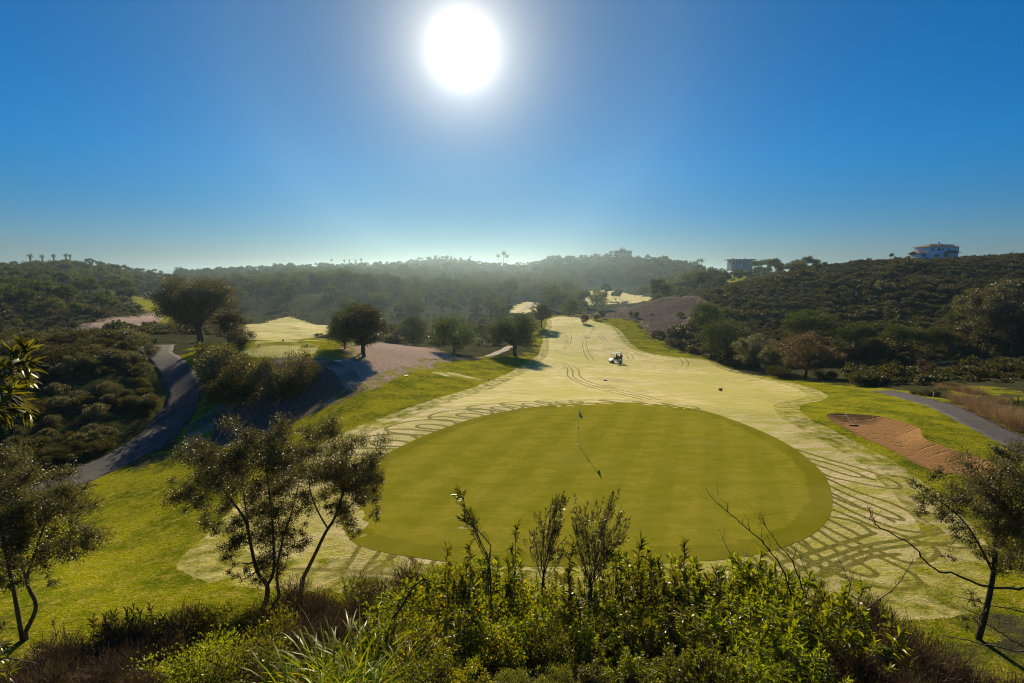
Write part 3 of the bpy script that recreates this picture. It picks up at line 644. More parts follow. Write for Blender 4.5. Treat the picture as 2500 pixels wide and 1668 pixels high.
def limbs(rs, base, fork, cl, r0, nmain=6, nsub=30, amp=.14, twig=True):
    parts = []; tr = wob(base, fork, rs, 4, .05); n = len(tr)
    rad = np.linspace(r0 * 1.15, r0 * .8, n); rad[0] = r0 * 1.5; parts.append(tube(tr, rad, 8))
    idx = rs.permutation(len(cl)); mains = []
    for i in idx[:nmain]:
        e = cl[i, :3]; P = wob(tr[-1] if rs.uniform() < .7 else tr[-2], e, rs, 5, amp, .05)
        parts.append(tube(P, np.linspace(r0 * .62, r0 * .10, len(P)), 6)); mains.append(P)
    for i in idx[nmain:nmain + nsub]:
        e = cl[i, :3]; best = None
        for P in mains:
            d = np.linalg.norm(P[2:] - e, axis=1); k = int(np.argmin(d)) + 2
            k = max(2, k - 2)
            dd = np.linalg.norm(P[k] - e)
            if best is None or dd < best[0]: best = (dd, P[k])
        P = wob(best[1], e, rs, 3, amp, .03); parts.append(tube(P, np.linspace(r0 * .22, r0 * .05, len(P)), 4))
        if twig:
            for _ in range(2):
                e2 = e + rs.normal(size=3) * cl[i, 3] * .6; parts.append(tube(np.array([P[-3], (P[-3] + e2) / 2 + rs.normal(size=3) * .03, e2]), [r0 * .06, r0 * .045, r0 * .02], 4))
    return parts

TPL = {}
def template(key, crown, trunk, cmat, tmat, cname='crown', tname='trunk', smooth=True):
    crown.materials.append(cmat)
    if trunk is not None:
        trunk.materials.append(tmat); trunk.polygons.foreach_set('use_smooth', np.ones(len(trunk.polygons), bool))
    TPL[key] = (crown, trunk, cname, tname); return key
def plant(key, name, x, y, s=1.0, rz=None, label=None, cat=None, group=None, z=None, sx=1.0, sz=1.0, tilt=0.0):
    crown, trunk, cn, tn = TPL[key]
    e = empty(name, (x, y, (Hs(x, y) if z is None else z) - .03), rnd.uniform(0, 6.28) if rz is None else rz, s)
    e.scale = (s * sx, s * sx, s * sz); e.rotation_euler[1] = tilt
    link(cn, crown, e)
    if trunk is not None: link(tn, trunk, e)
    return tag(e, label, cat, group)

def stone_pine(key, seed, n, L, W, mat, H_=8.0, Rr=3.6, full=.5, ncl=34):
    rs = np.random.RandomState(seed)
    zc = H_ * (1 - full / 2); cl = []
    while len(cl) < ncl:
        u = nrm(rs.normal(size=3)); 
        if u[2] < -.35: continue
        f = rs.uniform(.55, .9)
        r = Rr * rs.uniform(.22, .36)
        cl.append((u[0] * Rr * f, u[1] * Rr * f, zc + u[2] * H_ * full / 2 * f * (1 if u[2] > 0 else .8), r, r, r * .72))
    cl = np.array(cl); cm = crown_mesh('crown', rs, cl, n, L, W, .4, .5)
    V, Q = merge(limbs(rs, (0, 0, -.3), (rs.normal() * .15, rs.normal() * .15, H_ * (1 - full) * .75 + .3), cl, .20 * H_ / 8, 5, 8, .12, False))
    template(key, cm, mesh_np('trunk', V, Q), mat, M_BARK)
def round_pine(key, seed, n, L, W, mat, H_=8.0, Rr=4.0, ncl=46):
    rs = np.random.RandomState(seed)
    cl = ell_clumps(rs, ncl, (0, 0, H_ * .52), (Rr, Rr, H_ * .46), Rr * .30, .78, .6, .85)
    cl = np.vstack([cl, [[0, 0, H_ * .5, Rr * .6, Rr * .6, H_ * .33]]])
    cm = crown_mesh('crown', rs, cl, n, L, W, .42, .5)
    V, Q = merge(limbs(rs, (0, 0, -.3), (0, 0, H_ * .3), cl, .2, 5, 6, .1, False))
    template(key, cm, mesh_np('trunk', V, Q), mat, M_BARK)
# far trees (few leaves, seen a few pixels high)
for k, (sd, fl, hh, rr) in enumerate([(11, .74, 8, 3.5), (12, .86, 8, 3.3), (13, .62, 9, 4.0), (14, .92, 7, 3.5)]):
    stone_pine('fp%d' % k, sd, 3600, .38, .20, M_PINEF, hh, rr, fl, 30)
round_pine('fr0', 21, 3800, .38, .20, M_PINEF, 7.5, 3.8, 40)
round_pine('fr1', 22, 3600, .36, .20, M_SCRUB, 6.5, 3.6, 36)
# middle distance
round_pine('mr0', 31, 15000, .22, .11, M_PINE, 7.5, 4.1, 64)
round_pine('mr1', 32, 15000, .22, .11, M_PINE, 7.0, 4.4, 64)
stone_pine('mp0', 33, 14000, .22, .11, M_PINE, 8.5, 4.2, .74, 64)
stone_pine('mp1', 34, 14000, .22, .11, M_PINE, 7.5, 3.9, .84, 64)
def oak(key, seed, H_, Rx, Rz, zc, n, L, W, mat, r0=.26, fork=1.9, ncl=56, nmain=8, tm=None, zmin=None, ry=None, droop=0):
    rs = np.random.RandomState(seed)
    cl = ell_clumps(rs, ncl, (0, 0, zc), (Rx, ry or Rx, Rz), Rx * .20, .80, zmin, .72)
    inn = ell_clumps(rs, ncl // 3, (0, 0, zc), (Rx * .6, Rx * .6, Rz * .6), Rx * .22, .6, zmin, .8); cl = np.vstack([cl, inn])
    cm = crown_mesh('crown', rs, cl, n, L, W, .55, .1)
    V, Q = merge(limbs(rs, (0, 0, -.4), (rs.normal() * .2, rs.normal() * .2, fork), cl, r0, nmain, 40, .16))
    template(key, cm, mesh_np('trunk', V, Q), mat, tm or M_BARK)
oak('bigoak', 41, 10.4, 6.9, 3.9, 6.6, 72000, .17, .10, M_OAK, .48, 2.4, 100, 11, zmin=2.4)
oak('oakmid', 42, 6.6, 4.9, 2.6, 4.0, 26000, .17, .09, M_PINE, .34, 1.6, 60, 8, zmin=1.5)
oak('rusty', 43, 6, 4.3, 2.7, 3.6, 20000, .15, .08, M_RUST, .20, 1.3, 56, 9, zmin=1.0)
oak('forked', 49, 6.6, 3.3, 2.9, 3.9, 26000, .16, .085, M_OAK, .24, 1.5, 60, 8, zmin=1.3)
oak('roundtop', 44, 6, 3.4, 2.6, 4.3, 22000, .15, .08, M_OAK, .22, 2.0, 50, 7, zmin=2.0)
oak('silvertree', 45, 7, 3.9, 3.2, 4.2, 24000, .16, .08, M_SILVER, .26, 1.6, 56, 8, zmin=.8)
def bush(key, seed, n, L, W, mat, Rr=1.0, H_=1.3, ncl=16, tm=None, up=.5, stems=True, shell=.5, nst=9):
    rs = np.random.RandomState(seed)
    cl = ell_clumps(rs, ncl, (0, 0, H_ * .45), (Rr, Rr, H_ * .55), Rr * .34, .72, .08, .85)
    cm = crown_mesh('foliage', rs, cl, n, L, W, shell, up)
    tk = None
    if stems:
        ps = [tube(wob((rs.normal() * .06, rs.normal() * .06, -.1), cl[i % len(cl), :3] * (1, 1, 1.1), rs, 3, .2), np.linspace(.025, .008, 7) * Rr, 4) for i in range(nst)]
        V, Q = merge(ps); tk = mesh_np('stems', V, Q)
    template(key, cm, tk, mat, tm or M_TWIG, 'foliage', 'stems')
bush('fb0', 51, 420, .30, .16, M_SCRUB, 1.2, 1.5, 12, stems=False)
bush('fb1', 52, 420, .28, .15, M_BUSH, 1.1, 1.7, 12, stems=False)
bush('fb2', 53, 380, .28, .14, M_SILVER, 1.0, 1.4, 10, stems=False)
bush('fb3', 58, 420, .26, .14, M_RUSTS, 1.1, 1.5, 12, stems=False)
bush('mb0', 54, 5200, .13, .06, M_BUSH, 1.5, 2.0, 26)
bush('mb1', 55, 5200, .12, .055, M_SILVER, 1.4, 1.9, 26)
bush('mb2', 56, 4600, .12, .05, M_SCRUB, 1.4, 1.7, 24)
bush('mb3', 57, 7000, .13, .055, M_OAK, 1.8, 2.6, 34)
# ------------------------------------------------------------------ scattered cover kept as one object each
def scatter_stuff(name, pts, scl, rots, src, label=None, zs=None):
    """one object that repeats the look of a plant at many points"""
    pts = np.asarray(pts, float); z = H(pts[:, 0], pts[:, 1]) - .05
    me = mesh_np(name, np.column_stack([pts, z]))
    attr(me, 'size', scl); attr(me, 'turn', rots); attr(me, 'tall', scl if zs is None else zs)
    o = link(name, me); ng = D.node_groups.new(name + '_nodes', 'GeometryNodeTree')
    ng.interface.new_socket('Geometry', in_out='INPUT', socket_type='NodeSocketGeometry'); ng.interface.new_socket('Geometry', in_out='OUTPUT', socket_type='NodeSocketGeometry')
    n, l = ng.nodes, ng.links; gi = n.new('NodeGroupInput'); go = n.new('NodeGroupOutput')
    oi = n.new('GeometryNodeObjectInfo'); oi.inputs['Object'].default_value = src; oi.inputs['As Instance'].default_value = True; oi.transform_space = 'ORIGINAL'
    ip = n.new('GeometryNodeInstanceOnPoints')
    def na(nm):
        a = n.new('GeometryNodeInputNamedAttribute'); a.data_type = 'FLOAT'; a.inputs['Name'].default_value = nm; return a.outputs[0]
    cb = n.new('ShaderNodeCombineXYZ'); s_ = na('size'); l.new(s_, cb.inputs[0]); l.new(s_, cb.inputs[1]); l.new(na('tall'), cb.inputs[2])
    cr = n.new('ShaderNodeCombineXYZ'); l.new(na('turn'), cr.inputs[2])
    l.new(gi.outputs[0], ip.inputs['Points']); l.new(oi.outputs['Geometry'], ip.inputs['Instance']); l.new(cr.outputs[0], ip.inputs['Rotation']); l.new(cb.outputs[0], ip.inputs['Scale']); l.new(ip.outputs[0], go.inputs[0])
    md = o.modifiers.new('scatter', 'NODES'); md.node_group = ng
    return tag(o, label, kind='stuff')
def crown_of(e): return next(c for c in e.children if c.name.split('.')[0] in ('crown', 'foliage'))

rs = np.random.RandomState(5)
def open_ground(x, y, pad=0.0):
    x = np.atleast_1d(np.asarray(x, float)); y = np.atleast_1d(np.asarray(y, float)); m = np.full(x.shape, 12.)
    for P in FIELDS + BARES: m = np.minimum(m, poly_sd(x, y, P, 12))
    return m < pad
def px_of(x, y, z):
    Y = y * CP - (z - EYE) * SP; return CX + F * x / Y, CY - F * (y * SP + (z - EYE) * CP) / Y

def T(px, py, hpx, key, name, label, cat='tree', group=None, th=8.0, sx=1.0, rz=None, tilt=0.0, Y=None):
    """a plant standing at the ground point seen at (px, py), hpx pixels tall there; th is the height of its pattern"""
    if Y is None: x, y = P2G(px, py)
    else: x, y = atY(px, Y)
    z = Hs(x, y); s = hpx * y / F / th
    return plant(key, name, x, y, s, rz, label, cat, group, z, sx, 1.0, tilt)

# trees one can tell apart -------------------------------------------------
T(491, 836, 166, 'bigoak', 'oak_tree', 'big dark spreading oak standing over the head of the curving path', 'tree', th=10.6, rz=1.0)
T(560, 838, 82, 'roundtop', 'oak_tree', 'small dark oak tucked under the right side of the big oak', 'tree', th=6.6)
T(590, 843, 52, 'mb3', 'dark_bush', 'low dark bush at the right foot of the big oak', 'bush', th=2.6)
T(889, 871, 136, 'forked', 'oak_tree', 'forked dark tree on bare earth by the tee with its long shadow in front', 'tree', th=6.9, rz=.5)
T(884, 862, 134, 'mp1', 'pine_tree', 'taller pine with upright tips behind the forked tree', 'tree', th=7.9, sx=.8)
T(842, 852, 96, 'mr1', 'pine_tree', 'bushy pine reaching the ground left of the forked tree', 'tree', th=7.2, sx=.72)
T(1010, 842, 74, 'mr0', 'pine_tree', 'round dark pine standing left of the widest round pine', 'tree', th=7.6)
T(1108, 862, 94, 'mr1', 'pine_tree', 'widest round dark pine reaching the ground beside the pale track', 'tree', th=7.2, rz=2)
T(1256, 867, 106, 'oakmid', 'oak_tree', 'spreading oak with a short forked trunk on the left edge of the fairway', 'tree', th=6.7, rz=.3)
T(1322, 800, 66, 'roundtop', 'oak_tree', 'round dark tree behind the right side of the spreading fairway oak', 'tree', th=6.9)
T(1172, 832, 44, 'fp1', 'pine_tree', 'small thin pine between the round pine and the fairway oak', 'tree', th=8, sx=.8)
T(975, 838, 44, 'mb1', 'bush', 'pale thin bush between the bushy pine and the round pines', 'bush', th=2.0)
T(960, 835, 46, 'fp3', 'pine_tree', 'slim young pine in the gap right of the forked tree', 'tree', th=7, sx=.7)
T(1966, 922, 116, 'rusty', 'oak_tree', 'reddish brown leaved tree at the dark edge of the fairway', 'tree', th=6.3, rz=1)
T(1838, 905, 92, 'silvertree', 'willow_tree', 'grey green bushy tree left of the reddish brown tree', 'tree', th=7.2, rz=.6, sx=1.1)
T(1880, 912, 70, 'silvertree', 'willow_tree', 'low grey green tree touching the left side of the reddish brown tree', 'tree', th=7.2, rz=2.6)
T(1775, 876, 100, 'mr1', 'pine_tree', 'broad dark round pine at the foot of the right slope', 'tree', th=7.2, rz=.4, sx=1.12)
T(1722, 808, 74, 'mr0', 'pine_tree', 'dark round pine above the broad round pine, at the top of the green gully', 'tree', th=7.6, sx=1.1)
T(1975, 868, 118, 'mp0', 'pine_tree', 'tall umbrella pine rising behind the reddish brown tree', 'tree', th=8.7, rz=1)
T(2085, 868, 88, 'mp1', 'pine_tree', 'umbrella pine between the tallest umbrella pine and the wide twin crowned one', 'tree', th=7.8)
T(2120, 880, 62, 'mr0', 'pine_tree', 'low round pine below the right side of the middle umbrella pine', 'tree', th=7.6)
T(2205, 872, 86, 'mp0', 'pine_tree', 'wide flat crowned umbrella pine on the dark lower slope', 'tree', th=8.7, rz=2.2, sx=1.15)
T(2275, 868, 76, 'mp1', 'pine_tree', 'umbrella pine touching the right side of the wide flat crowned one', 'tree', th=7.8, rz=.9)
T(2330, 868, 60, 'fr1', 'bush', 'grey brown round bush right of the umbrella pines', 'bush', th=6.7)
T(2420, 862, 182, 'silvertree', 'tall_tree', 'tallest pale crowned tree on the right slope', 'tree', th=7.3, rz=.2, sx=.9)
T(2375, 842, 112, 'oakmid', 'tall_tree', 'yellow green tree in front of the tallest pale crowned tree', 'tree', th=6.7, sx=.8)
T(2470, 870, 120, 'roundtop', 'tall_tree', 'dark tree below the right side of the tallest pale tree', 'tree', th=6.9)
T(2345, 822, 60, 'fr1', 'tall_tree', 'pale brown bush left of the yellow green tree', 'bush', th=6.7)
T(2498, 866, 92, 'mp0', 'pine_tree', 'umbrella pine cut by the right edge of the picture', 'tree', th=8.7)
T(2105, 942, 38, 'mb0', 'bush', 'lone round bush in the grass right of the reddish brown tree', 'bush', th=2.0, sx=1.3)
T(1905, 922, 32, 'mb2', 'bush', 'low bush at the left foot of the reddish brown tree', 'bush', th=1.8, sx=1.3)
T(2015, 927, 24, 'mb0', 'bush', 'low bush under the right side of the reddish brown tree', 'bush', th=2.0, sx=1.6)
T(735, 952, 110, 'mb3', 'oak_bush', 'dense dark oak bush below the tee, nearest to the forked tree', 'bush', th=2.75, sx=.78)
T(652, 962, 98, 'mb1', 'oak_bush', 'silvery dark bush left of the dense oak bush', 'bush', th=1.95, sx=.72)
T(598, 968, 116, 'mb3', 'oak_bush', 'large dark bush on the slope right of the path', 'bush', th=2.7, rz=1.3, sx=.72)
T(552, 938, 104, 'mb1', 'oak_bush', 'silvery bush under the big oak', 'bush', th=1.95, rz=2)
T(528, 912, 84, 'mb0', 'oak_bush', 'dark green bush between the path and the big oak', 'bush', th=2.1, rz=2.2)
T(566, 990, 78, 'mb2', 'oak_bush', 'low brownish dark bush on the slope nearest the path bend', 'bush', th=1.8)
T(692, 972, 62, 'mb0', 'oak_bush', 'dark low bush below the silvery dark bush', 'bush', th=2.0)
T(545, 960, 66, 'mb0', 'oak_bush', 'low dark bush facing the middle of the path bend', 'bush', th=2.0)
# trees round the far fairway
for (px, py, hp, key, th, sx, lab) in [
    (1412, 742, 34, 'fr0', 7.6, 1.1, 'dark round pine at the left end of the far bright fairway'),
    (1382, 735, 52, 'fp1', 8, 1.0, 'tall pine behind the left end of the far bright fairway'),
    (1479, 733, 40, 'fp0', 8, .8, 'umbrella pine with a bare bent trunk on the far bright fairway'),
    (1503, 735, 30, 'fp3', 7, .8, 'leaning small pine right of the bent trunk pine'),
    (1513, 732, 26, 'fp0', 8, .7, 'smallest pine on the far bright fairway'),
    (1572, 722, 27, 'fr0', 7.6, 1.3, 'dark round pine at the right end of the far bright fairway'),
    (1640, 712, 26, 'fr0', 7.6, 1.9, 'widest low dark pine above the rocky bare slope'),
    (1738, 704, 28, 'fp0', 8, .9, 'small umbrella pine alone on the ridge above the rocky bare slope'),
    (1425, 790, 24, 'fr1', 6.7, 1.0, 'dark bush at the top left corner of the fairway'),
    (1470, 778, 24, 'fr0', 7.6, .9, 'dark bush on the fairway rim, left of the rocky bare slope'),
    (1455, 782, 16, 'fr1', 6.7, 1.2, 'low greyish bush between the two dark rim bushes'),
    (1540, 772, 13, 'fr0', 7.6, 1.0, 'small dark bush at the foot of the rocky bare slope'),
    (1554, 776, 16, 'fr1', 6.7, 1.0, 'slightly bigger bush at the foot of the rocky bare slope'),
    (1660, 776, 16, 'fr0', 7.6, 1.4, 'dark bush growing on the rocky bare slope'),
    (1348, 762, 60, 'fp1', 8, 1.0, 'bushy pine behind the spreading fairway oak'),
    (1390, 770, 46, 'fr0', 7.6, 1.0, 'dark round pine above the top left of the fairway')]:
    T(px, py, hp, key, 'pine_tree' if 'pine' in lab else 'bush', lab, 'tree' if 'pine' in lab else 'bush', th=th, sx=sx)
# skyline trees
for (px, Y, top, key, th, sx, lab) in [
    (1579, 860, 612, 'fp0', 8, .8, 'left of the two round skyline pines right of the hilltop villa'),
    (1609, 850, 616, 'fp1', 8, .8, 'right of the two round skyline pines right of the hilltop villa'),
    (1490, 850, 613, 'fp0', 8, .9, 'umbrella pine touching the left side of the hilltop villa'),
    (2172, 214, 617, 'fp2', 9, .55, 'left of the two flat pines beside the big white house'),
    (2222, 214, 613, 'fp2', 9, .65, 'right of the two flat pines beside the big white house'),
    (222, 600, 631, 'fp0', 8, 1.2, 'umbrella pine alone on the left skyline, right of the palms'),
    (266, 600, 647, 'fr0', 7.6, 1.1, 'low round tree on the left skyline beyond the umbrella pine'),
    (38, 600, 637, 'fp0', 8, 1.0, 'small pine at the left end of the skyline'),
    (640, 790, 640, 'fr0', 7.6, 1.3, 'big round dark tree on the skyline above the big oak'),
    (1902, 230, 640, 'fr0', 7.6, .8, 'dark bush left of the long skyline thicket on the right ridge'),
    (1950, 235, 638, 'fr0', 7.6, 1.6, 'widest dark thicket tree on the right skyline'),
    (2012, 225, 638, 'fr1', 6.7, 1.0, 'small dark bush at the right end of the skyline thicket')]:
    x, y = atY(px, Y); z = Hs(x, y); hh = zpix(top, Y) - z; hh = max(1.6, min(hh, 11))
    plant(key, 'pine_tree' if 'pine' in lab else 'skyline_tree', x, y, hh / th, None, lab, 'tree', None, z, sx, 1.0)

# ------------------------------------------------------------------ woods on the hills: a tree for every visible crown up to 300
def wood_ok(x, y):
    return ~open_ground(x, y, 3.0)
cand = []
def band(px0, px1, Y0, Y1, n, hmin, hmax):
    k = 0
    while k < n:
        px = rs.uniform(px0, px1); Y = math.exp(rs.uniform(math.log(Y0), math.log(Y1))); x, y = atY(px, Y)
        k += 1
        cand.append((x, y, rs.uniform(hmin, hmax), px))
band(-150, 420, 135, 300, 95, 4.0, 9.0); band(150, 400, 118, 160, 16, 4, 7)
band(380, 800, 260, 480, 110, 7, 12); band(-150, 500, 300, 700, 300, 7, 12)
band(800, 1330, 210, 300, 60, 6.0, 9.5); band(800, 1420, 300, 640, 320, 8, 14)
band(480, 800, 480, 800, 260, 7, 12); band(1330, 1700, 560, 900, 340, 8, 13); band(1300, 1480, 240, 470, 60, 4, 7)
band(800, 1330, 640, 1000, 420, 8, 14); band(1600, 1780, 250, 560, 120, 3, 5.5); band(1700, 2000, 300, 560, 50, 2.2, 3.6)
cand = np.array(cand)
low = ((cand[:, 3] < 430) & (cand[:, 1] > 470)) | ((cand[:, 3] > 780) & (cand[:, 3] < 1330) & (cand[:, 1] > 760)); cand[low, 2] *= .52
ok = wood_ok(cand[:, 0], cand[:, 1])
Zc = H(cand[:, 0], cand[:, 1])
# keep trees apart
keep = []; grid = {}
for i in np.argsort(-cand[:, 2] / cand[:, 1]):
    if not ok[i]: continue
    x, y = cand[i, 0], cand[i, 1]; r = cand[i, 2] * .62; c = (int(x // 12), int(y // 12)); bad = False
    for a in (-1, 0, 1):
        for b_ in (-1, 0, 1):
            for j in grid.get((c[0] + a, c[1] + b_), ()):
                if (cand[j, 0] - x) ** 2 + (cand[j, 1] - y) ** 2 < (r + cand[j, 2] * .30) ** 2: bad = True
    if bad: continue
    grid.setdefault(c, []).append(i); keep.append(i)
keep = [i for i in keep if -60 < px_of(cand[i, 0], cand[i, 1], Zc[i])[0] < 2560]
NI = 235
ind, rest = keep[:NI], keep[NI:]
kinds = ['fp0', 'fp1', 'fp2', 'fp3', 'fr0', 'fr1']; hts = {'fp0': 8, 'fp1': 8, 'fp2': 9, 'fp3': 7, 'fr0': 7.6, 'fr1': 6.7}
LABZ = [(-900, 430, 230, 'pine among the dark trees on the near left hillside', 'pines on the near left hillside'),
        (-900, 430, 2000, 'hazy pine in the woods on the far left hill', 'pines on the far left hill'),
        (430, 800, 2000, 'hazy pine in the shaded wood behind the big oak and tee', 'pines in the shaded wood behind the tee'),
        (800, 1330, 300, 'dark pine in the hollow behind the round pines', 'pines in the hollow behind the round pines'),
        (800, 1330, 2000, 'pale hazy pine on the sunlit slopes straight below the sun', 'hazy pines below the sun'),
        (1330, 1640, 2000, 'hazy pine on the hill below the hilltop villa', 'pines below the hilltop villa'),
        (1640, 4000, 2000, 'pine on the slope below the long white house', 'pines below the long white house')]
for i in ind:
    x, y, h_, px = cand[i]; key = kinds[rs.choice(6, p=[.26, .22, .12, .14, .16, .10])]
    for a, b_, dm, lab, grp in LABZ:
        if a <= px < b_ and y < dm: break
    plant(key, 'pine_tree' if key != 'fr1' else 'shrub_tree', x, y, h_ / hts[key], None, lab.replace('pine', 'pine') if key != 'fr1' else lab.replace('pine', 'round shrubby tree'), 'tree', grp if key != 'fr1' else grp.replace('pines', 'shrubby trees'), Zc[i], rs.uniform(.9, 1.3), 1.0)
srcs = {}
for o in list(COL.objects):
    if o.parent is not None and o.data:
        for k in ('fp0', 'fp1', 'fp2', 'fp3', 'fr0', 'fr1'):
            if o.data == TPL[k][0] and k not in srcs: srcs[k] = o
# many more beyond: the woods filled in as one mass per kind
def fill(px0, px1, Y0, Y1, n):
    px = rs.uniform(px0, px1, n); Y = np.exp(rs.uniform(math.log(Y0), math.log(Y1), n)); return np.column_stack([(px - CX) * CP / F * Y, Y])
FP = np.vstack([fill(-400, 450, 330, 900, 800), fill(430, 820, 330, 950, 800), fill(800, 1420, 330, 1100, 1500), fill(1400, 1720, 580, 1100, 800), fill(1640, 1760, 330, 700, 200), fill(-700, -100, 200, 700, 300)])
FP = FP[wood_ok(FP[:, 0], FP[:, 1])]
RP = np.array([cand[i, :2] for i in rest]) if rest else np.zeros((0, 2)); FP = np.vstack([RP, FP])
which = rs.choice(6, len(FP), p=[.24, .22, .14, .14, .16, .10])
for k, key in enumerate(kinds):
    P = FP[which == k]
    lowp = ((P[:, 0] / P[:, 1] < -.68) & (P[:, 1] > 470)) | ((P[:, 0] / P[:, 1] < .06) & (P[:, 1] > 760)) | ((P[:, 0] / P[:, 1] > .1) & (P[:, 1] > 740))
    s = np.where(lowp, .52, 1) * rs.uniform(6.0, 12, len(P)) / hts[key] * rs.choice([1, 1, .6, .5, 1.2], len(P))
    scatter_stuff('distant_woodland', P, s * rs.uniform(.9, 1.25, len(P)), rs.uniform(0, 6.28, len(P)), srcs[key], 'hazy woodland covering the far hills', s)
# ------------------------------------------------------------------ scrub
b0 = plant('fb0', 'scrub_bush', *atY(1560, 236), 1.2, None, 'small scrub bush on the ridge above the rocky slope', 'bush')
b1 = plant('fb1', 'scrub_bush', *atY(1990, 205), 1.3, None, 'small green scrub bush on the skyline of the right hill', 'bush')
b2 = plant('fb2', 'scrub_bush', *atY(2360, 198), 1.2, None, 'small silvery scrub bush on the skyline right of the big white house', 'bush')
b3 = plant('fb3', 'scrub_bush', *atY(2120, 204), 1.2, None, 'small brown scrub bush on the skyline left of the two flat pines', 'bush')
def scrub(name, lab, regs, smin, smax, srcw=(.38, .32, .12, .18)):
    P = np.vstack([fill(*r) for r in regs]); P = P[(~open_ground(P[:, 0], P[:, 1], .8)) | (poly_sd(P[:, 0], P[:, 1], HOLLOW, 3) < -1.0)]
    P = P[line_sd(P[:, 0], P[:, 1], [PATHC], 2.0) > 0]
    dn = np.sin(P[:, 0] * .11 + 1) * np.sin(P[:, 1] * .09) + .6 * np.sin(P[:, 0] * .31) * np.sin(P[:, 1] * .27 + 2)
    w = rs.choice(4, len(P), p=srcw)
    for k, src in enumerate((b0, b1, b2, b3)):
        m = w == k; Q = P[m]; s = (smin * .7 + (smax * 1.25 - smin * .7) * rs.uniform(size=len(Q)) ** 2.0) * (1 + .35 * np.clip(dn[m], -1, 1))
        s *= np.where(rs.uniform(size=len(Q)) < .05, 1.6, 1) * np.where(Q[:, 1] > 185, .62, 1)
        scatter_stuff(name, Q, s, rs.uniform(0, 6.28, len(Q)), crown_of(src), lab, s * rs.uniform(.6, 1.0, len(Q)))
scrub('hillside_scrub', 'dark low scrub covering the right hill', [(1560, 1800, 95, 250, 1500), (1780, 2700, 92, 225, 11500), (1280, 1600, 200, 300, 350), (330, 392, 60, 75, 30), (2080, 2750, 58, 92, 300)], .55, 1.15)
scrub('valley_scrub', 'dark low scrub on the left hillside', [(-500, 400, 100, 300, 4200), (-500, 420, 300, 700, 1800), (400, 1330, 105, 330, 1500), (400, 1800, 330, 1000, 2500)], .6, 1.3)

HB = [crown_of(plant(k_, 'hollow_bush', *atY(p_, 54), s_, None, l_, 'bush')) for k_, p_, s_, l_ in (('mb0', 300, .7, 'green bush on the crest of the shaded bank left of the path'), ('mb1', 350, .75, 'silvery bush on the crest of the shaded bank, nearest the path'), ('mb2', 240, .7, 'brownish bush on the crest of the shaded bank, farther from the path'))]
P = fill(-500, 385, 28, 85, 1900); P = P[(poly_sd(P[:, 0], P[:, 1], HOLLOW, 3) < -.9) | (P[:, 1] > 58)]; P = P[line_sd(P[:, 0], P[:, 1], [PATHC], 2.2) > 0]
dens = np.sin(P[:, 0] * .55 + 1) * np.sin(P[:, 1] * .6) + .5 * np.sin(P[:, 0] * 1.3 + P[:, 1]); P = P[(dens > -.25) | (P[:, 1] > 48)]
for k in range(3):
    Q = P[k::3]; s = rs.uniform(.28, .75, len(Q)) * np.clip(.45 + Q[:, 1] / 90, .5, 1); scatter_stuff('bank_scrub', Q, s, rs.uniform(0, 6.28, len(Q)), HB[k], 'low dark scrub covering the shaded bank left of the path', s * .85)
# ------------------------------------------------------------------ foreground plants
def W3(px, py, Y):
    """the point seen at (px, py) at forward distance Y"""
    t = (CY - py) / F; z = zpix(py, Y); d = Y * CP - (z - EYE) * SP
    return np.array([(px - CX) / F * d, Y, z])
def skel_tree(name, label, base, Y, clumps, trunks, n, L, W, cmat, tmat, seed, dz=.9, r0=.075, cat='tree', crownname='crown', shell=.75, twigs=3):
    """a tree grown from a drawn skeleton; clumps: (px, py, radius px); depth is spread round the trunk"""
    rs = np.random.RandomState(seed); ex = W3(base[0], base[1], Y); gz = Hs(ex[0], ex[1])
    B = np.array([ex[0], ex[1], gz])
    cl = []
    for px, py, rp in clumps:
        yy = Y + rs.uniform(-dz, dz); c = W3(px, py, yy); r = rp * yy / F
        for _ in range(5):
            o_ = rs.normal(size=3) * r * .6; rr = r * rs.uniform(.55, .9); cl.append((*(c + o_ - B), rr, rr, rr * .9))
    cl = np.array(cl); cm = crown_mesh(crownname, rs, cl, n, L, W, shell, .3); cm.materials.append(cmat)
    e = empty(name, B); link(crownname, cm, e); tag(e, label, cat)
    parts = []; nodes = []
    for pts, ra, rb in trunks:
        P = crv(np.array([W3(a, b, Y + c) - B for a, b, c in pts]), 5)
        if pts[0][1] >= base[1] - 12: P = np.vstack([[P[0][0], P[0][1], -.25], P]) if P[0][2] > .1 else P
        rad = np.linspace(ra, rb, len(P)); parts.append(tube(P, rad, 8)); nodes += [(P[k], rad[k]) for k in range(len(P) // 4, len(P))]
    NP = np.array([q_[0] for q_ in nodes])
    order = np.argsort(np.linalg.norm(cl[:, None, :3] - NP[None], axis=2).min(1))
    for i in order:
        c = cl[i, :3]; dd = np.linalg.norm(NP - c, axis=1) + np.maximum(0, NP[:, 2] - c[2] + .1) * .8; k = int(np.argmin(dd))
        P = wob(NP[k], c, rs, 4, .18, .02); ra = min(nodes[k][1] * .6, r0 * .5)
        rad = np.linspace(max(ra, .007), .004, len(P)); parts.append(tube(P, rad, 4))
        for j in range(2, len(P), 2): nodes.append((P[j], rad[j]))
        NP = np.array([q_[0] for q_ in nodes])
        for _ in range(twigs):
            e2 = c + rs.normal(size=3) * cl[i, 3] * .7; parts.append(tube(np.array([P[-3], (P[-3] + e2) / 2 + rs.normal(size=3) * .02, e2]), [.006, .0045, .002], 3))
    V, Q = merge(parts); tm = mesh_np('trunk', V, Q, smooth=True); link('trunk', tm, e, tmat)
    return e
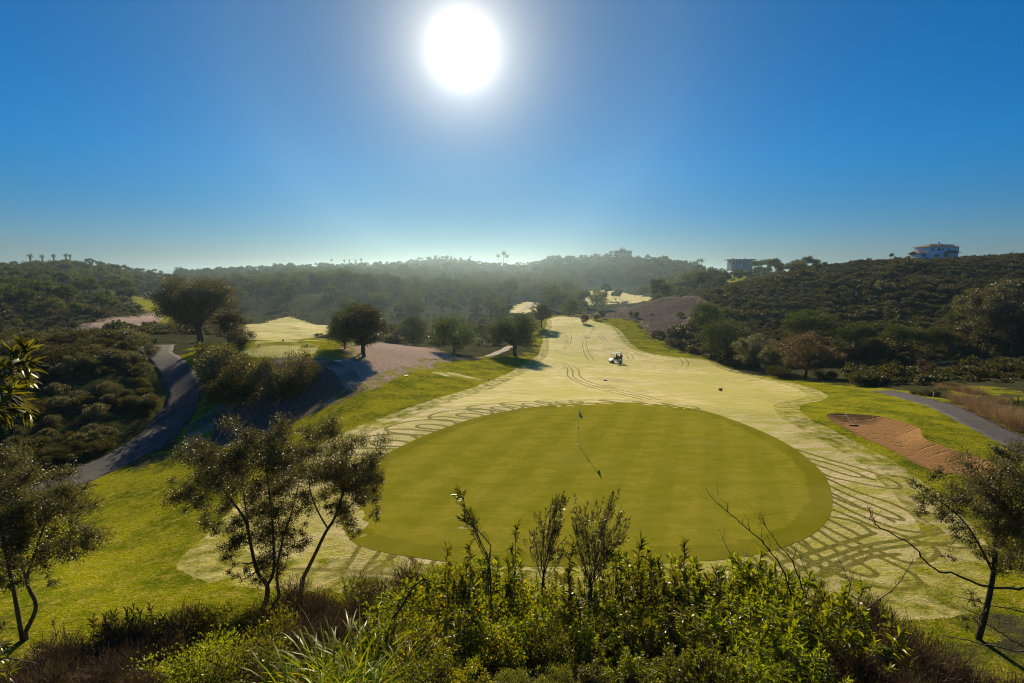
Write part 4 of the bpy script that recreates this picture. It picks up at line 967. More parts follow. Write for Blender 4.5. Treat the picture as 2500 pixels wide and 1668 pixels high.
skel_tree('olive_tree', 'airy olive tree with several stems standing left of the putting green', (650, 1472), 13.9,
  [(470,1130,42),(520,1100,38),(560,1085,42),(500,1180,42),(447,1195,24),(560,1150,48),(600,1120,48),(640,1090,40),(672,1062,36),(655,1130,48),(700,1100,42),(610,1190,42),(680,1180,48),(720,1150,36),(560,1215,30),(640,1250,40),(690,1260,38),(600,1330,34),(565,1335,24),(700,1330,32),(660,1345,40),(605,1400,14),(640,1395,24),(740,1240,22),(622,1055,20),(520,1290,22),(480,1225,20),(665,1200,48),(540,1120,45),(585,1175,45),(575,1395,14),(640,1290,34),(600,1260,26),(700,1290,26),(682,1390,18),(560,1290,20),(520,1250,26),(480,1180,30),(735,1300,16)],
  [([(650,1472,0),(652,1430,0),(628,1395,0),(612,1330,-.1),(598,1270,-.15),(560,1215,-.1),(520,1160,0)],.075,.016),([(652,1430,0),(668,1395,.1),(668,1320,.2),(662,1240,.2),(650,1150,.1),(640,1100,0)],.055,.012),([(684,1468,.3),(676,1400,.3),(690,1320,.3),(712,1250,.35),(730,1180,.4)],.05,.012),([(612,1330,-.1),(600,1240,.2),(585,1160,.3),(560,1100,.3)],.03,.010)],
  80000, .068, .021, M_OLIVE, M_BARKO, 61)
skel_tree('olive_tree', 'olive tree leaning right over the edge of the putting green', (740, 1412), 15.2,
  [(790,1062,36),(830,1080,38),(868,1098,34),(900,1130,32),(770,1098,38),(810,1130,44),(860,1160,44),(903,1178,32),(830,1200,40),(880,1222,32),(918,1250,16),(785,1165,32),(850,1262,24),(800,1232,18),(762,1058,22),(924,1172,16),(845,1120,40),(870,1195,34),(905,1215,22),(760,1140,30),(830,1250,28),(890,1150,34),(780,1210,26),(865,1305,14),(740,1215,16)],
  [([(740,1412,0),(765,1362,0),(795,1300,0),(818,1262,0),(840,1190,.1),(838,1130,.2),(815,1085,.2)],.07,.014),([(818,1262,0),(850,1240,.1),(885,1200,.15),(905,1170,.2)],.035,.01),([(800,1290,0),(772,1240,-.1),(755,1180,-.2),(770,1110,-.2)],.03,.01)],
  54000, .068, .021, M_OLIVE, M_BARKO, 62)
skel_tree('olive_tree', 'silvery olive tree cut by the left edge, its two stems rising from the brown bushes', (60, 1545), 12.6,
  [(20,1140,38),(60,1165,46),(100,1180,42),(140,1200,42),(180,1225,42),(0,1220,50),(60,1240,52),(120,1260,48),(180,1290,42),(212,1312,22),(20,1300,44),(80,1310,40),(130,1335,28),(0,1370,30),(-50,1180,60),(-50,1280,60),(60,1118,22),(190,1255,34),(90,1215,45),(150,1245,42),(20,1190,45),(40,1270,45),(-60,1380,50),(-20,1330,40),(-130,1250,70),(30,1395,34),(105,1372,30),(-10,1440,28),(155,1305,36),(192,1335,24),(120,1420,16),(60,1350,36)],
  [([(52,1545,0),(35,1450,0),(20,1380,-.1),(5,1300,-.1),(-10,1230,0)],.06,.014),([(62,1545,0),(88,1480,.1),(66,1420,.1),(85,1350,.15),(110,1280,.2),(130,1220,.2)],.06,.012),([(66,1420,.1),(50,1360,.3),(55,1290,.3),(60,1220,.3)],.035,.01)],
  70000, .066, .023, M_OLIVE, M_BARKO, 63)
skel_tree('olive_tree', 'silver leaved tree with a straight slim trunk at the right edge', (2385, 1572), 12.4,
  [(2420,1140,44),(2460,1118,44),(2500,1150,56),(2380,1180,34),(2440,1200,48),(2490,1230,52),(2330,1192,28),(2290,1172,22),(2260,1222,20),(2310,1232,26),(2365,1250,34),(2425,1280,42),(2480,1310,48),(2345,1300,24),(2392,1340,26),(2450,1368,30),(2500,1380,36),(2250,1252,14),(2238,1188,12),(2430,1100,24),(2550,1250,60),(2318,1362,10),(2400,1220,40),(2460,1260,48),(2560,1350,50),(2375,1465,14),(2370,1520,14)],
  [([(2385,1572,0),(2405,1500,0),(2425,1400,0),(2432,1300,0),(2440,1200,.1),(2450,1130,.1)],.085,.02),([(2425,1400,0),(2390,1330,-.1),(2350,1270,-.2),(2290,1220,-.2),(2240,1190,-.2)],.028,.008),([(2430,1340,0),(2470,1290,.2),(2500,1220,.3)],.035,.01)],
  46000, .064, .022, M_SILVER, M_BARK, 64)

# --- patterns for the thicket on the bank below the camera
def head(rs, tip, dr, n, L, W, span, curl=.9, nseg=3, spread=1.1, lo=.15):
    """a shoot end ringed with narrow leaves"""
    t = rs.uniform(0, 1, n) ** .8; dr = np.array(dr) / np.linalg.norm(dr)
    C = np.array(tip) - dr * span * (1 - t)[:, None]; u = nrm(np.cross(dr, rs.normal(size=(n, 3))))
    D_ = u * spread * (1.05 - t * .75)[:, None] + dr * (lo + t * .9)[:, None]
    return leaf_arrays(C, D_, L * rs.uniform(.6, 1.15, n) * (1.1 - .35 * t), W, rs, curl, nseg)
def whorl_bush(key, seed, nst, Rr, H_, L, W, mat, span=.28, nl=34, curl=.9, tm=None, spr=1.1):
    rs = np.random.RandomState(seed); lv, st = [], []
    for i in range(nst):
        a = rs.uniform(0, 6.28); r = Rr * rs.uniform(0, 1) ** .6; h = H_ * (1 - .45 * (r / Rr) ** 2) * rs.uniform(.55, 1.08)
        tip = np.array([r * math.cos(a), r * math.sin(a), h]); b = np.array([tip[0] * .25, tip[1] * .25, -.1])
        P = wob(b, tip, rs, 4, .10); st.append(tube(P, np.linspace(.011, .004, len(P)), 4))
        dr = P[-1] - P[-3] + np.array([0, 0, .05]); lv.append(head(rs, tip, dr, nl, L, W, span * rs.uniform(.7, 1.3), curl, 3, spr))
    V, Q = merge(lv); c = mesh_np('foliage', V, Q); V, Q = merge(st); s = mesh_np('stems', V, Q)
    template(key, c, s, mat, tm or M_TWIG, 'foliage', 'stems')
whorl_bush('w0', 71, 66, .8, 1.5, .15, .028, M_LEAFY)
whorl_bush('w1', 72, 56, .75, 1.7, .17, .030, M_LEAFY2, .34, 40)
whorl_bush('w2', 73, 100, .85, 1.25, .105, .022, M_LEAFY, .18, 34, .6)
whorl_bush('w3', 74, 90, .8, 1.5, .075, .014, M_LEAFY2, .22, 34, .4, None, .9)
whorl_bush('spike', 75, 5, .18, 1.3, .17, .026, M_LEAFY2, .38, 46, 1.0)
whorl_bush('spikes', 76, 9, .45, 1.0, .11, .020, M_LEAFY2, .2, 26, .9)
def leaf_bush(key, seed, n, L, W, mat, Rr, H_, ncl, shell=.6, nseg=1, curl=0, nst=26, twig=(.010, .003), up=.4):
    rs = np.random.RandomState(seed); cl = ell_clumps(rs, ncl, (0, 0, H_ * .5), (Rr, Rr, H_ * .5), Rr * .3, .75, .05, .9)
    P, u = clump_points(rs, cl, n, shell); dr = u + np.array([0, 0, up]) + rs.normal(size=(n, 3)) * .6
    V, Q = leaf_arrays(P, dr, L * rs.uniform(.6, 1.3, n), W, rs, curl, nseg); c = mesh_np('foliage', V, Q)
    ps = []
    for i in range(nst):
        e = cl[i % ncl, :3] + rs.normal(size=3) * Rr * .12; e[2] = max(.2, e[2] * 1.12); Pw = wob((rs.normal() * .08, rs.normal() * .08, -.1), e, rs, 5, .14)
        ps.append(tube(Pw, np.linspace(twig[0], twig[1], len(Pw)), 4))
    V, Q = merge(ps); s = mesh_np('stems', V, Q); template(key, c, s, mat, M_TWIG, 'foliage', 'stems')
leaf_bush('vine', 81, 3000, .058, .050, M_VINE, .8, 1.3, 24)
leaf_bush('small', 82, 9000, .035, .016, M_LEAFY, .7, 1.1, 26)
leaf_bush('glossy', 83, 5200, .060, .026, M_LEAFY2, .8, 1.4, 24)
leaf_bush('heath0', 84, 15000, .12, .0055, M_HEATH, .8, 1.0, 26, .75, up=.9, nst=60, twig=(.007, .002))
leaf_bush('heath1', 85, 15000, .11, .0055, M_HEATH, .7, 1.3, 22, .75, up=1.2, nst=70, twig=(.008, .002))
leaf_bush('heath2', 86, 12000, .055, .008, M_SCRUB, .7, 1.1, 24, .6, up=.7, nst=50, twig=(.007, .002))
def tussock(key, seed, n, L, W, mat, Rr, lean=.55, curl=1.1, nseg=5):
    rs = np.random.RandomState(seed); a = rs.uniform(0, 6.28, n); r = Rr * rs.uniform(0, 1, n) ** .5
    C = np.column_stack([r * np.cos(a), r * np.sin(a), np.full(n, -.05)]); D_ = np.column_stack([np.cos(a) * lean, np.sin(a) * lean, np.ones(n)]) + rs.normal(size=(n, 3)) * .28
    V, Q = leaf_arrays(C, D_, L * rs.uniform(.45, 1.1, n), W, rs, curl, nseg); c = mesh_np('blades', V, Q); c.materials.append(mat)
    TPL[key] = (c, None, 'blades', None)
tussock('grass', 91, 260, 1.0, .024, M_BLADE, .42, .75, 1.5)
tussock('grass2', 92, 150, .75, .022, M_BLADE, .3, .9, 1.5)
tussock('reed', 93, 700, 1.5, .014, M_REED, .9, .25, .35, 3)
tussock('aloe', 94, 60, .8, .06, M_PINE, .15, 1.0, .3, 3)

def FG(px, Y, top, key, name, label, cat, group=None, th=1.0, sx=1.0, rz=None):
    zt = zpix(top, Y); d = Y * CP - ((zt - .5) - EYE) * SP; x = (px - CX) / F * d
    z = Hs(x, Y); s = max(.25, (zt - z) / th)
    return plant(key, name, x, Y, s, rz, label, cat, group, z, min(sx, sx * 1.6 / s) if s > 1.6 else sx, 1.0)
G1, G2, G3 = 'brown twiggy bushes of the bottom left thicket', 'green leafy bushes of the thicket below the green', 'brown twiggy bushes of the bottom right corner'
L1, L3 = 'dry brown twiggy bush in the bottom left thicket', 'dry brown twiggy bush in the bottom right corner'
for px, Y, top, key in [(20,9.5,1560,'heath0'),(120,9.6,1540,'heath0'),(210,9.8,1512,'heath1'),(310,9.6,1500,'heath0'),(60,7.4,1600,'heath1'),(170,7.6,1590,'heath0'),(290,7.4,1585,'heath1'),(400,7.4,1590,'heath0'),(20,6.0,1640,'heath1'),(130,6.0,1640,'heath0'),(250,5.8,1640,'heath1'),(640,8.6,1500,'heath0'),(720,8.8,1440,'heath1'),(640,7.0,1560,'heath1'),(760,7.6,1480,'heath0'),(860,8.6,1420,'heath0'),(960,9.0,1400,'heath1')]:
    FG(px, Y, top, key, 'twiggy_bush', L1 if px < 600 else 'dry brown bush in the thicket between the left olives and the yellow grass', 'bush', G1 if px < 600 else 'brown bushes between the left olives and the yellow grass', th=1.35)
FG(415, 9.6, 1462, 'heath1', 'twiggy_bush', 'tallest dry brown bush on the left, under the dark leafy stalks', 'bush', th=1.5)
FG(560, 9.8, 1458, 'heath2', 'twiggy_bush', 'dark green topped twiggy bush left of the olive stems', 'bush', th=1.25)
FG(840, 9.6, 1392, 'heath2', 'twiggy_bush', 'green tipped brown bush right of the leaning olive trunk', 'bush', th=1.3)
FG(440, 6.4, 1562, 'small', 'leafy_bush', 'round bright green bush of tiny leaves at bottom left', 'bush', th=1.25, sx=1.15)
FG(530, 6.8, 1560, 'small', 'leafy_bush', 'green tiny leaved bush right of the round bright green one', 'bush', th=1.25)
FG(640, 8.0, 1475, 'glossy', 'leafy_bush', 'small glossy leaved bush at the foot of the olive stems', 'bush', th=1.5, sx=.7)
FG(620, 6.2, 1545, 'glossy', 'leafy_bush', 'dark leafy bush between the tiny leaved bush and the yellow grass', 'bush', th=1.5)
for px, Y, top, key, lab in [(290,9.9,1425,'spikes','tallest stalk with a leafy tuft left of the twin stalks'),(372,9.9,1420,'spikes','thick dark leafy stalk on the left, tallest of its row'),(390,9.7,1420,'spikes','pair of dark leafy stalks beside the thick stalk'),(235,9.8,1440,'spikes','thin leafy stalks right of the left olive'),(130,9.6,1470,'spikes','low leafy stalks behind the left olive stems'),(440,9.6,1440,'spikes','thin leafy stalks right of the thick dark stalk'),(870,9.4,1350,'spikes','leafy stalks standing against the dewy strip')]:
    FG(px, Y, top, key, 'leafy_stalk', lab, 'plant', th=1.35 if key == 'spike' else 1.05, sx=.8)
for px, Y, top, key in [(1010,8.2,1420,'w2'),(1080,8.4,1380,'w2'),(1060,7.2,1440,'vine'),(1150,8.6,1340,'vine'),(1130,7.4,1400,'w0'),(1210,8.2,1372,'w2'),(1190,7.0,1420,'vine'),(1270,7.6,1400,'vine'),(1350,8.4,1395,'w3'),(1330,7.2,1420,'vine'),(1420,7.8,1400,'w3'),(1490,8.2,1390,'w3'),(1460,6.8,1440,'w0'),(1550,8.2,1360,'w2'),(1590,7.6,1375,'w1'),(1640,8.6,1352,'w2'),(1690,8.0,1360,'w0'),(1740,7.6,1380,'w1'),(1790,8.4,1368,'w2'),(1840,8.0,1372,'w0'),(1880,8.4,1380,'w3'),(1930,7.8,1400,'w2'),(1990,8.2,1410,'w3'),(2040,7.6,1430,'w0'),
                        (960,6.6,1500,'w2'),(1040,6.2,1500,'vine'),(1120,6.2,1490,'w0'),(1200,6.0,1500,'vine'),(1290,6.2,1490,'w2'),(1370,6.0,1500,'glossy'),(1450,6.0,1510,'w0'),(1530,6.2,1480,'w1'),(1610,6.2,1480,'w2'),(1690,6.2,1470,'w1'),(1770,6.2,1480,'w0'),(1850,6.4,1470,'w2'),(1930,6.4,1480,'w0'),(2010,6.6,1500,'w2'),
                        (1060,5.0,1590,'w2'),(1150,4.9,1600,'vine'),(1250,4.8,1610,'glossy'),(1350,4.8,1610,'glossy'),(1450,4.9,1600,'w1'),(1550,4.9,1590,'w0'),(1650,5.0,1580,'w1'),(1750,5.0,1590,'w2'),(1850,5.2,1580,'w0'),(1950,5.4,1580,'w2')]:
    nm = {'v': ('heart-leaved climber', 'climber')}.get(key[0], None)
    if key == 'vine': FG(px, Y, top, key, 'climbing_plant', 'yellow green heart leaved climber in the middle of the bottom thicket', 'climber', 'heart leaved climbers in the bottom thicket', th=1.42)
    else: FG(px, Y, top, key, 'leafy_bush', 'green narrow leaved bush in the thicket below the putting green' if px < 1500 else 'glossy green bush in the thicket below the right half of the green', 'bush', G2 if px < 1500 else 'glossy green bushes below the right half of the green', th={'w0': 1.55, 'w1': 1.8, 'w2': 1.3, 'w3': 1.6, 'glossy': 1.55}[key])
for px, Y, top, key in [(2080,8.6,1445,'heath1'),(2150,8.8,1440,'heath2'),(2190,8.4,1462,'heath1'),(2250,8.2,1500,'heath0'),(2110,7.0,1520,'heath2'),(2190,6.8,1560,'heath0'),(2290,7.0,1590,'heath1'),(2370,7.2,1612,'heath0'),(2450,7.2,1625,'heath1'),(2110,5.8,1600,'heath1'),(2230,5.8,1630,'heath0'),(2340,6.0,1650,'heath1'),(2060,6.0,1560,'heath2')]:
    FG(px, Y, top, key, 'twiggy_bush', L3, 'bush', G3, th=1.35)
for px, Y, top, key, lab in [(1098,7.6,1330,'spike','leafy spike left of the bright yellow climber leaves'),(1140,7.5,1322,'spike','leafy spike in front of the bent bare stem'),(1255,7.8,1275,'spike','thin single leafy spike between the bent stem and the airy shrubs'),(1565,7.6,1310,'spike','leafy spike right of the airy shrubs'),(1592,7.2,1352,'spike','broad dark leafy spike right of the airy shrubs'),(1662,7.8,1315,'spike','bright tufted spike in the thicket'),(1822,7.8,1345,'spikes','leafy stalks among the bare twigs'),(2152,8.2,1380,'spikes','small leafy stalks against the dewy loop'),(1395,7.5,1330,'spike','dark leafy spike inside the airy shrub')]:
    FG(px, Y, top, key, 'leafy_stalk', lab, 'plant', th=1.35 if key == 'spike' else 1.05, sx=.7)
# airy upright shrubs
def airy(label, base, Y, heads, seed, mat=M_OLIVE, cl=.075, lw=.016, name='airy_shrub', kk=9):
    rs = np.random.RandomState(seed); ex = W3(base[0], base[1], Y); B = np.array([ex[0], ex[1], Hs(ex[0], ex[1])]); lv, st = [], []; kk = kk
    root = W3(base[0], base[1], Y) - B
    for px, py, r in heads:
        c = W3(px, py, Y + rs.uniform(-.25, .25)) - B; mid = root + (c - root) * .45 + rs.normal(size=3) * .05; mid[0] = root[0] + (c[0] - root[0]) * .35
        P = crv(np.array([[root[0] * 1, root[1], -.1], root + rs.normal(size=3) * .02, mid, c]), 5); st.append(tube(P, np.linspace(.011, .003, len(P)), 5))
        R_ = r * Y / F
        for k in range(kk):
            tip = c + rs.normal(size=3) * R_ * .75 + np.array([0, 0, R_ * .3]); b = P[int(len(P) * rs.uniform(.55, .9))]
            T_ = wob(b, tip, rs, 3, .1); st.append(tube(T_, np.linspace(.004, .0015, len(T_)), 3))
            lv.append(head(rs, tip, T_[-1] - T_[-3], 15, cl, lw, .20, .15, 2, 1.0, .35)); lv.append(head(rs, T_[len(T_) // 2], T_[-1] - T_[0], 8, cl * .9, lw, .16, .15, 2, 1.0, .35))
    e = empty(name, B); V, Q = merge(lv); link('foliage', mesh_np('foliage', V, Q), e, mat); V, Q = merge(st); link('stems', mesh_np('stems', V, Q, smooth=True), e, M_TWIG)
    return tag(e, label, 'shrub')
airy('airy upright shrub with small pale tipped leaves, the narrower one in front of the green', (1325, 1440), 7.9, [(1372,1222,16),(1345,1240,20),(1330,1275,24),(1312,1300,18),(1355,1290,22),(1370,1280,16),(1300,1320,14),(1345,1335,20),(1380,1345,18),(1365,1225,12)], 101)
airy('airy upright shrub with small pale tipped leaves, the wider one in front of the green', (1440, 1450), 8.1, [(1498,1210,12),(1490,1240,14),(1425,1240,20),(1415,1275,24),(1455,1265,24),(1480,1280,24),(1520,1265,18),(1530,1290,16),(1440,1310,26),(1480,1320,26),(1510,1320,22),(1400,1320,22),(1460,1350,26),(1420,1360,22),(1400,1290,14),(1495,1355,18),(1460,1250,18)], 102)
airy('tall leaf tuft on a bent bare stem in front of the green', (1192, 1395), 7.6, [(1120,1198,12),(1128,1225,14),(1140,1250,15),(1130,1265,12),(1150,1262,10)], 103, M_LEAFY2, .17, .026, 'leafy_stalk', 2)
# bare branches
def branchy(name, label, Y, lines, seed, mat, ntw=14, tl=.35, up=.5, cat='branch'):
    rs = np.random.RandomState(seed); B = None; parts = []
    for pts, ra, rb in lines:
        P = crv(np.array([W3(a, b, Y + c) for a, b, c in pts]), 6)
        if B is None: B = P[0].copy()
        P = P + rs.normal(size=P.shape) * .006; rad = np.linspace(ra, rb, len(P)); parts.append(tube(P - B, rad, 6))
        for _ in range(ntw):
            k = rs.randint(len(P) // 4, len(P) - 1); d = nrm(P[min(k + 2, len(P) - 1)] - P[k - 1]) * .6 + rs.normal(size=3) * .6 + np.array([0, 0, up]); l_ = tl * rs.uniform(.3, 1)
            e = P[k] + nrm(d) * l_; T_ = wob(P[k], e, rs, 4, .16); parts.append(tube(T_ - B, np.linspace(rad[k] * .5, .0015, len(T_)), 4))
            for _ in range(2):
                j = rs.randint(2, len(T_) - 1); e2 = T_[j] + (nrm(d) + rs.normal(size=3) * .7) * l_ * .35; parts.append(tube(wob(T_[j], e2, rs, 2, .15) - B, np.linspace(.002, .001, 5), 3))
    V, Q = merge(parts); o = link(name, mesh_np(name, V, Q, smooth=True), None, mat); o.location = B
    return tag(o, label, cat)
branchy('bare_branch', 'dark leafless branch arching up against the right side of the green', 7.6, [([(1932,1455,0),(1915,1400,0),(1880,1345,0),(1835,1300,.05),(1790,1262,.1),(1745,1222,.1),(1722,1192,.1)], .015, .003), ([(1960,1440,0),(1935,1370,.1),(1905,1335,.1),(1872,1290,.1),(1850,1262,.1)], .012, .003)], 111, M_BARK)
branchy('bare_branch', 'long dark leafless branch reaching in from the right edge over the dewy loops', 5.2, [([(2750,1665,0),(2735,1560,0),(2690,1475,0),(2600,1443,0),(2500,1438,0),(2410,1432,0),(2330,1402,.05),(2275,1385,.1),(2225,1330,.1),(2150,1290,.1),(2130,1262,.1),(2118,1238,.1)], .020, .004)], 112, M_BARK, 10, .22)
branchy('bare_branch', 'thin dark leafless branch crossing low at the right edge', 5.4, [([(2745,1668,0),(2720,1590,0),(2620,1530,0),(2500,1495,0),(2420,1478,0),(2370,1465,.05),(2320,1450,.1)], .012, .003), ([(2740,1672,0),(2620,1640,0),(2520,1590,0),(2450,1550,0),(2400,1515,.05),(2350,1480,.1)], .012, .003)], 113, M_BARK, 9, .22)
branchy('bare_branch', 'long pale grey leafless branch lying over the brown bushes at bottom right', 5.6, [([(2760,1662,0),(2700,1625,0),(2620,1612,0),(2500,1592,0),(2400,1572,0),(2330,1558,.1),(2290,1552,.1)], .016, .004)], 114, M_TWIG, 6, .25)
branchy('bare_branch', 'tangle of thin bare twigs right of the arching dark branch', 7.8, [([(2060,1480,0),(2075,1430,0),(2060,1390,.1),(2040,1350,.1)], .010, .002), ([(2110,1490,0),(2180,1440,0),(2215,1390,.1),(2230,1370,.1)], .010, .002), ([(2010,1470,0),(1990,1430,0),(1965,1390,.1),(1950,1350,.1)], .009, .002), ([(1830,1440,0),(1800,1380,0),(1770,1330,.1),(1760,1300,.1)], .009, .002), ([(1900,1450,0),(1870,1400,0),(1840,1385,.1),(1795,1345,.1)], .009, .002)], 115, M_TWIG, 14, .3)
branchy('bare_branch', 'bent pale bare stem under the tall leaf tuft', 7.6, [([(1190,1410,0),(1195,1370,0),(1197,1335,0),(1180,1310,0),(1150,1280,0),(1140,1262,0)], .013, .005)], 116, M_TWIG, 16, .22, 1.0)
branchy('hooked_stem', 'thick dark stem bent over like a hook above the yellow grass', 6.6, [([(955,1515,0),(985,1475,0),(1005,1440,0),(1020,1425,0),(1034,1416,0),(1030,1404,0),(1018,1410,0),(1016,1420,0)], .016, .008)], 117, M_BARK, 0, .1)
branchy('bare_branch', 'broken pale twig lying in the brown bushes at bottom left', 6.2, [([(10,1605,0),(60,1615,0),(95,1618,0),(85,1590,0),(72,1575,0)], .010, .004)], 118, M_TWIG, 4, .2)
for px, Y, top, key, lab in [(775,5.8,1535,'grass','tall yellow green grass tussock at the left end of the row'),(840,5.9,1505,'grass','tall yellow green grass tussock with the highest blades'),(905,5.8,1510,'grass','tall yellow green grass tussock beside the hooked stem'),(730,4.8,1610,'grass2','low yellow green tussock at the bottom edge, leftmost'),(810,4.8,1595,'grass2','low yellow green tussock at the bottom edge, middle'),(885,4.8,1600,'grass2','low yellow green tussock at the bottom edge, right'),(1000,5.4,1570,'grass','yellow green tussock among the green bushes'),(700,5.6,1590,'grass2','thin tussock left of the tall yellow green grass')]:
    FG(px, Y, top, key, 'grass_tussock', lab, 'grass', th=.85 if key == 'grass' else .62)
# branch ends close to the camera on the left
def near_spray(label, Y, heads, seed, stem, mat=M_LEAFY2):
    rs = np.random.RandomState(seed); B = W3(*stem[0][:2], Y); lv, st = [], []
    P0 = crv(np.array([W3(a, b, Y) for a, b in stem]), 5); st.append(tube(P0 - B, np.linspace(.012, .005, len(P0)), 6))
    for px, py, n, dx, dy in heads:
        tip = W3(px, py, Y + rs.uniform(-.1, .1)); k = int(np.argmin(np.linalg.norm(P0 - tip, axis=1))); T_ = wob(P0[max(0, k - 3)], tip, rs, 3, .08)
        st.append(tube(T_ - B, np.linspace(.006, .003, len(T_)), 4)); lv.append(head(rs, tip - B, (dx, rs.normal() * .2, dy), n, .095, .017, .10, .7, 4, 1.0, .2))
    e = empty('near_branch', B); V, Q = merge(lv); link('leaves', mesh_np('leaves', V, Q), e, mat); V, Q = merge(st); link('stem', mesh_np('stem', V, Q, smooth=True), e, M_TWIG)
    return tag(e, label, 'branch')
near_spray('glossy leafy branch reaching in at the left edge', 2.15, [(62,848,30,.4,1),(30,862,30,-.1,1),(80,885,26,.9,.5),(45,905,30,.3,.4),(15,900,28,0,.6),(70,925,20,.9,.1),(20,945,26,.2,.3),(60,990,26,.9,-.2),(30,1000,28,.6,-.1),(70,1010,16,1,-.4),(10,1025,20,.3,-.5),(40,965,14,1,-.2)], 121, [(-330,1900),(-300,1500),(-260,1150),(-180,975),(-90,945),(-20,935),(25,905),(45,870)])
near_spray('small glossy leafy branch end at the bottom left corner', 3.2, [(10,1520,20,.5,.6),(15,1575,20,.8,.2),(25,1640,22,.5,.5),(5,1610,16,.6,.1)], 122, [(-150,1700),(-80,1620),(-20,1570),(5,1540)])
# reeds and small plants right of the service path
for px, py, h_, key, lab in [(2352,985,34,'reed','brown reeds, first clump right of the dark path'),(2392,1003,40,'reed','brown reeds, second clump along the dark path'),(2428,1018,44,'reed','brown reeds, third clump along the dark path'),(2468,1034,50,'reed','brown reeds, fourth clump along the dark path'),(2505,1052,52,'reed','brown reeds cut by the right edge'),(2345,955,22,'reed','brown reeds in the grass behind the white stake'),(2375,962,28,'reed','wide brown reeds in the middle of the rough grass'),(2440,985,26,'reed','brown reeds behind the third clump'),(2300,950,18,'reed','low brown reeds at the head of the dark path')]:
    T(px, py, h_, key, 'reed_clump', lab, 'reeds', None, th=1.35, sx=1.1)
T(2232, 962, 12, 'mb0', 'green_bush', 'small bright green bush at the head of the dark path', 'bush', th=2.0, sx=1.2)
T(2272, 968, 20, 'mb0', 'green_bush', 'bright green dome shaped bush beside the white stake', 'bush', th=2.0, sx=1.3)
T(2248, 966, 14, 'mb2', 'green_bush', 'dark low bush left of the bright green dome', 'bush', th=1.8, sx=1.3)
T(2487, 985, 26, 'aloe', 'spiky_plant', 'dark spiky rosette plant in the rough grass at the right edge', 'plant', None, th=.7)
# left thicket between the path and the hill
k = 0
for px, Y, hm, key in [(60,52,1.5,'mb1'),(120,50,1.6,'mb0'),(180,54,1.5,'mb1'),(240,56,1.7,'mb2'),(300,58,1.8,'mb1'),(340,56,1.6,'mb0'),(365,50,1.6,'mb1'),(350,45,1.4,'mb0'),(290,50,1.7,'mb1'),(230,48,1.6,'mb0'),(150,46,1.5,'mb2'),(60,46,1.5,'mb1'),(0,50,1.6,'mb0'),(-60,48,1.6,'mb1'),(310,44,1.2,'mb2'),(250,42,1.2,'mb1'),(180,40,1.2,'mb0'),(90,40,1.3,'mb2'),(10,41,1.4,'mb1'),(395,62,1.5,'mb0'),(345,66,1.6,'mb2'),(280,66,2.0,'mb0'),(220,68,2.4,'mb3'),(180,72,2.6,'mb3'),(130,64,2.0,'mb2'),(60,62,2.0,'mb0'),(0,64,2.2,'mb3'),(390,42,1.1,'mb2'),(385,38,1.0,'mb1'),(330,37,.9,'mb0'),(120,34,1.0,'mb1'),(40,33,1.1,'mb2'),(200,34,.9,'mb1'),(270,36,.8,'mb2'),(-70,38,1.5,'mb0'),(-60,60,2.0,'mb1'),(150,30,.9,'mb1'),(90,28,.8,'mb2')]:
    Y = Y * 1.17 if Y < 58 else Y * 1.05
    x, y = atY(px, Y)
    if line_sd(np.array([x]), np.array([y]), [PATHC], 2.6)[0] < 0: continue
    plant(key, 'hollow_bush', x, y, hm * 1.25 / {'mb0': 2.0, 'mb1': 1.9, 'mb2': 1.7, 'mb3': 2.6}[key], None, 'dark bush in the shaded hollow left of the curving path', 'bush', 'dark bushes in the hollow left of the curving path', None, 1.35 if Y > 40 else 1.15)
# ------------------------------------------------------------------ stones
def rock_mesh(seed):
    bm = bmesh.new(); bmesh.ops.create_icosphere(bm, subdivisions=2, radius=.5); rs_ = np.random.RandomState(seed)
    for v in bm.verts: v.co *= 1 + rs_.normal() * .09; v.co.z *= .55
    me = D.meshes.new('stone'); bm.to_mesh(me); bm.free(); return me
M_STONE = simple('pale_stone', (.42, .33, .28), .8, .25, 5)
rx, ry = P2G(1592, 768); stone = link('stone', rock_mesh(1), None, M_STONE); stone.location = (rx, ry, Hs(rx, ry) + .1); stone.scale = (1.5, .9, .9); tag(stone, 'largest pale stone lying on the rocky bare slope', 'stone')
def in_poly(P, n):
    out = []; lo, hi = P.min(0), P.max(0)
    while len(out) < n:
        q_ = rs.uniform(lo, hi, (n * 2, 2)); m = poly_sd(q_[:, 0], q_[:, 1], P, 3) < -.3; out += list(q_[m])
    return np.array(out[:n])
S1 = in_poly(BARES[1], 2600); scatter_stuff('loose_stones', S1, rs.uniform(.12, .5, len(S1)) ** 1.4 * 1.4, rs.uniform(0, 6, len(S1)), stone, 'loose stones and clods on the bare ground')
S0 = in_poly(BARES[0], 2600); scatter_stuff('loose_stones', S0, rs.uniform(.05, .14, len(S0)), rs.uniform(0, 6, len(S0)), stone, 'loose stones and clods on the bare ground')
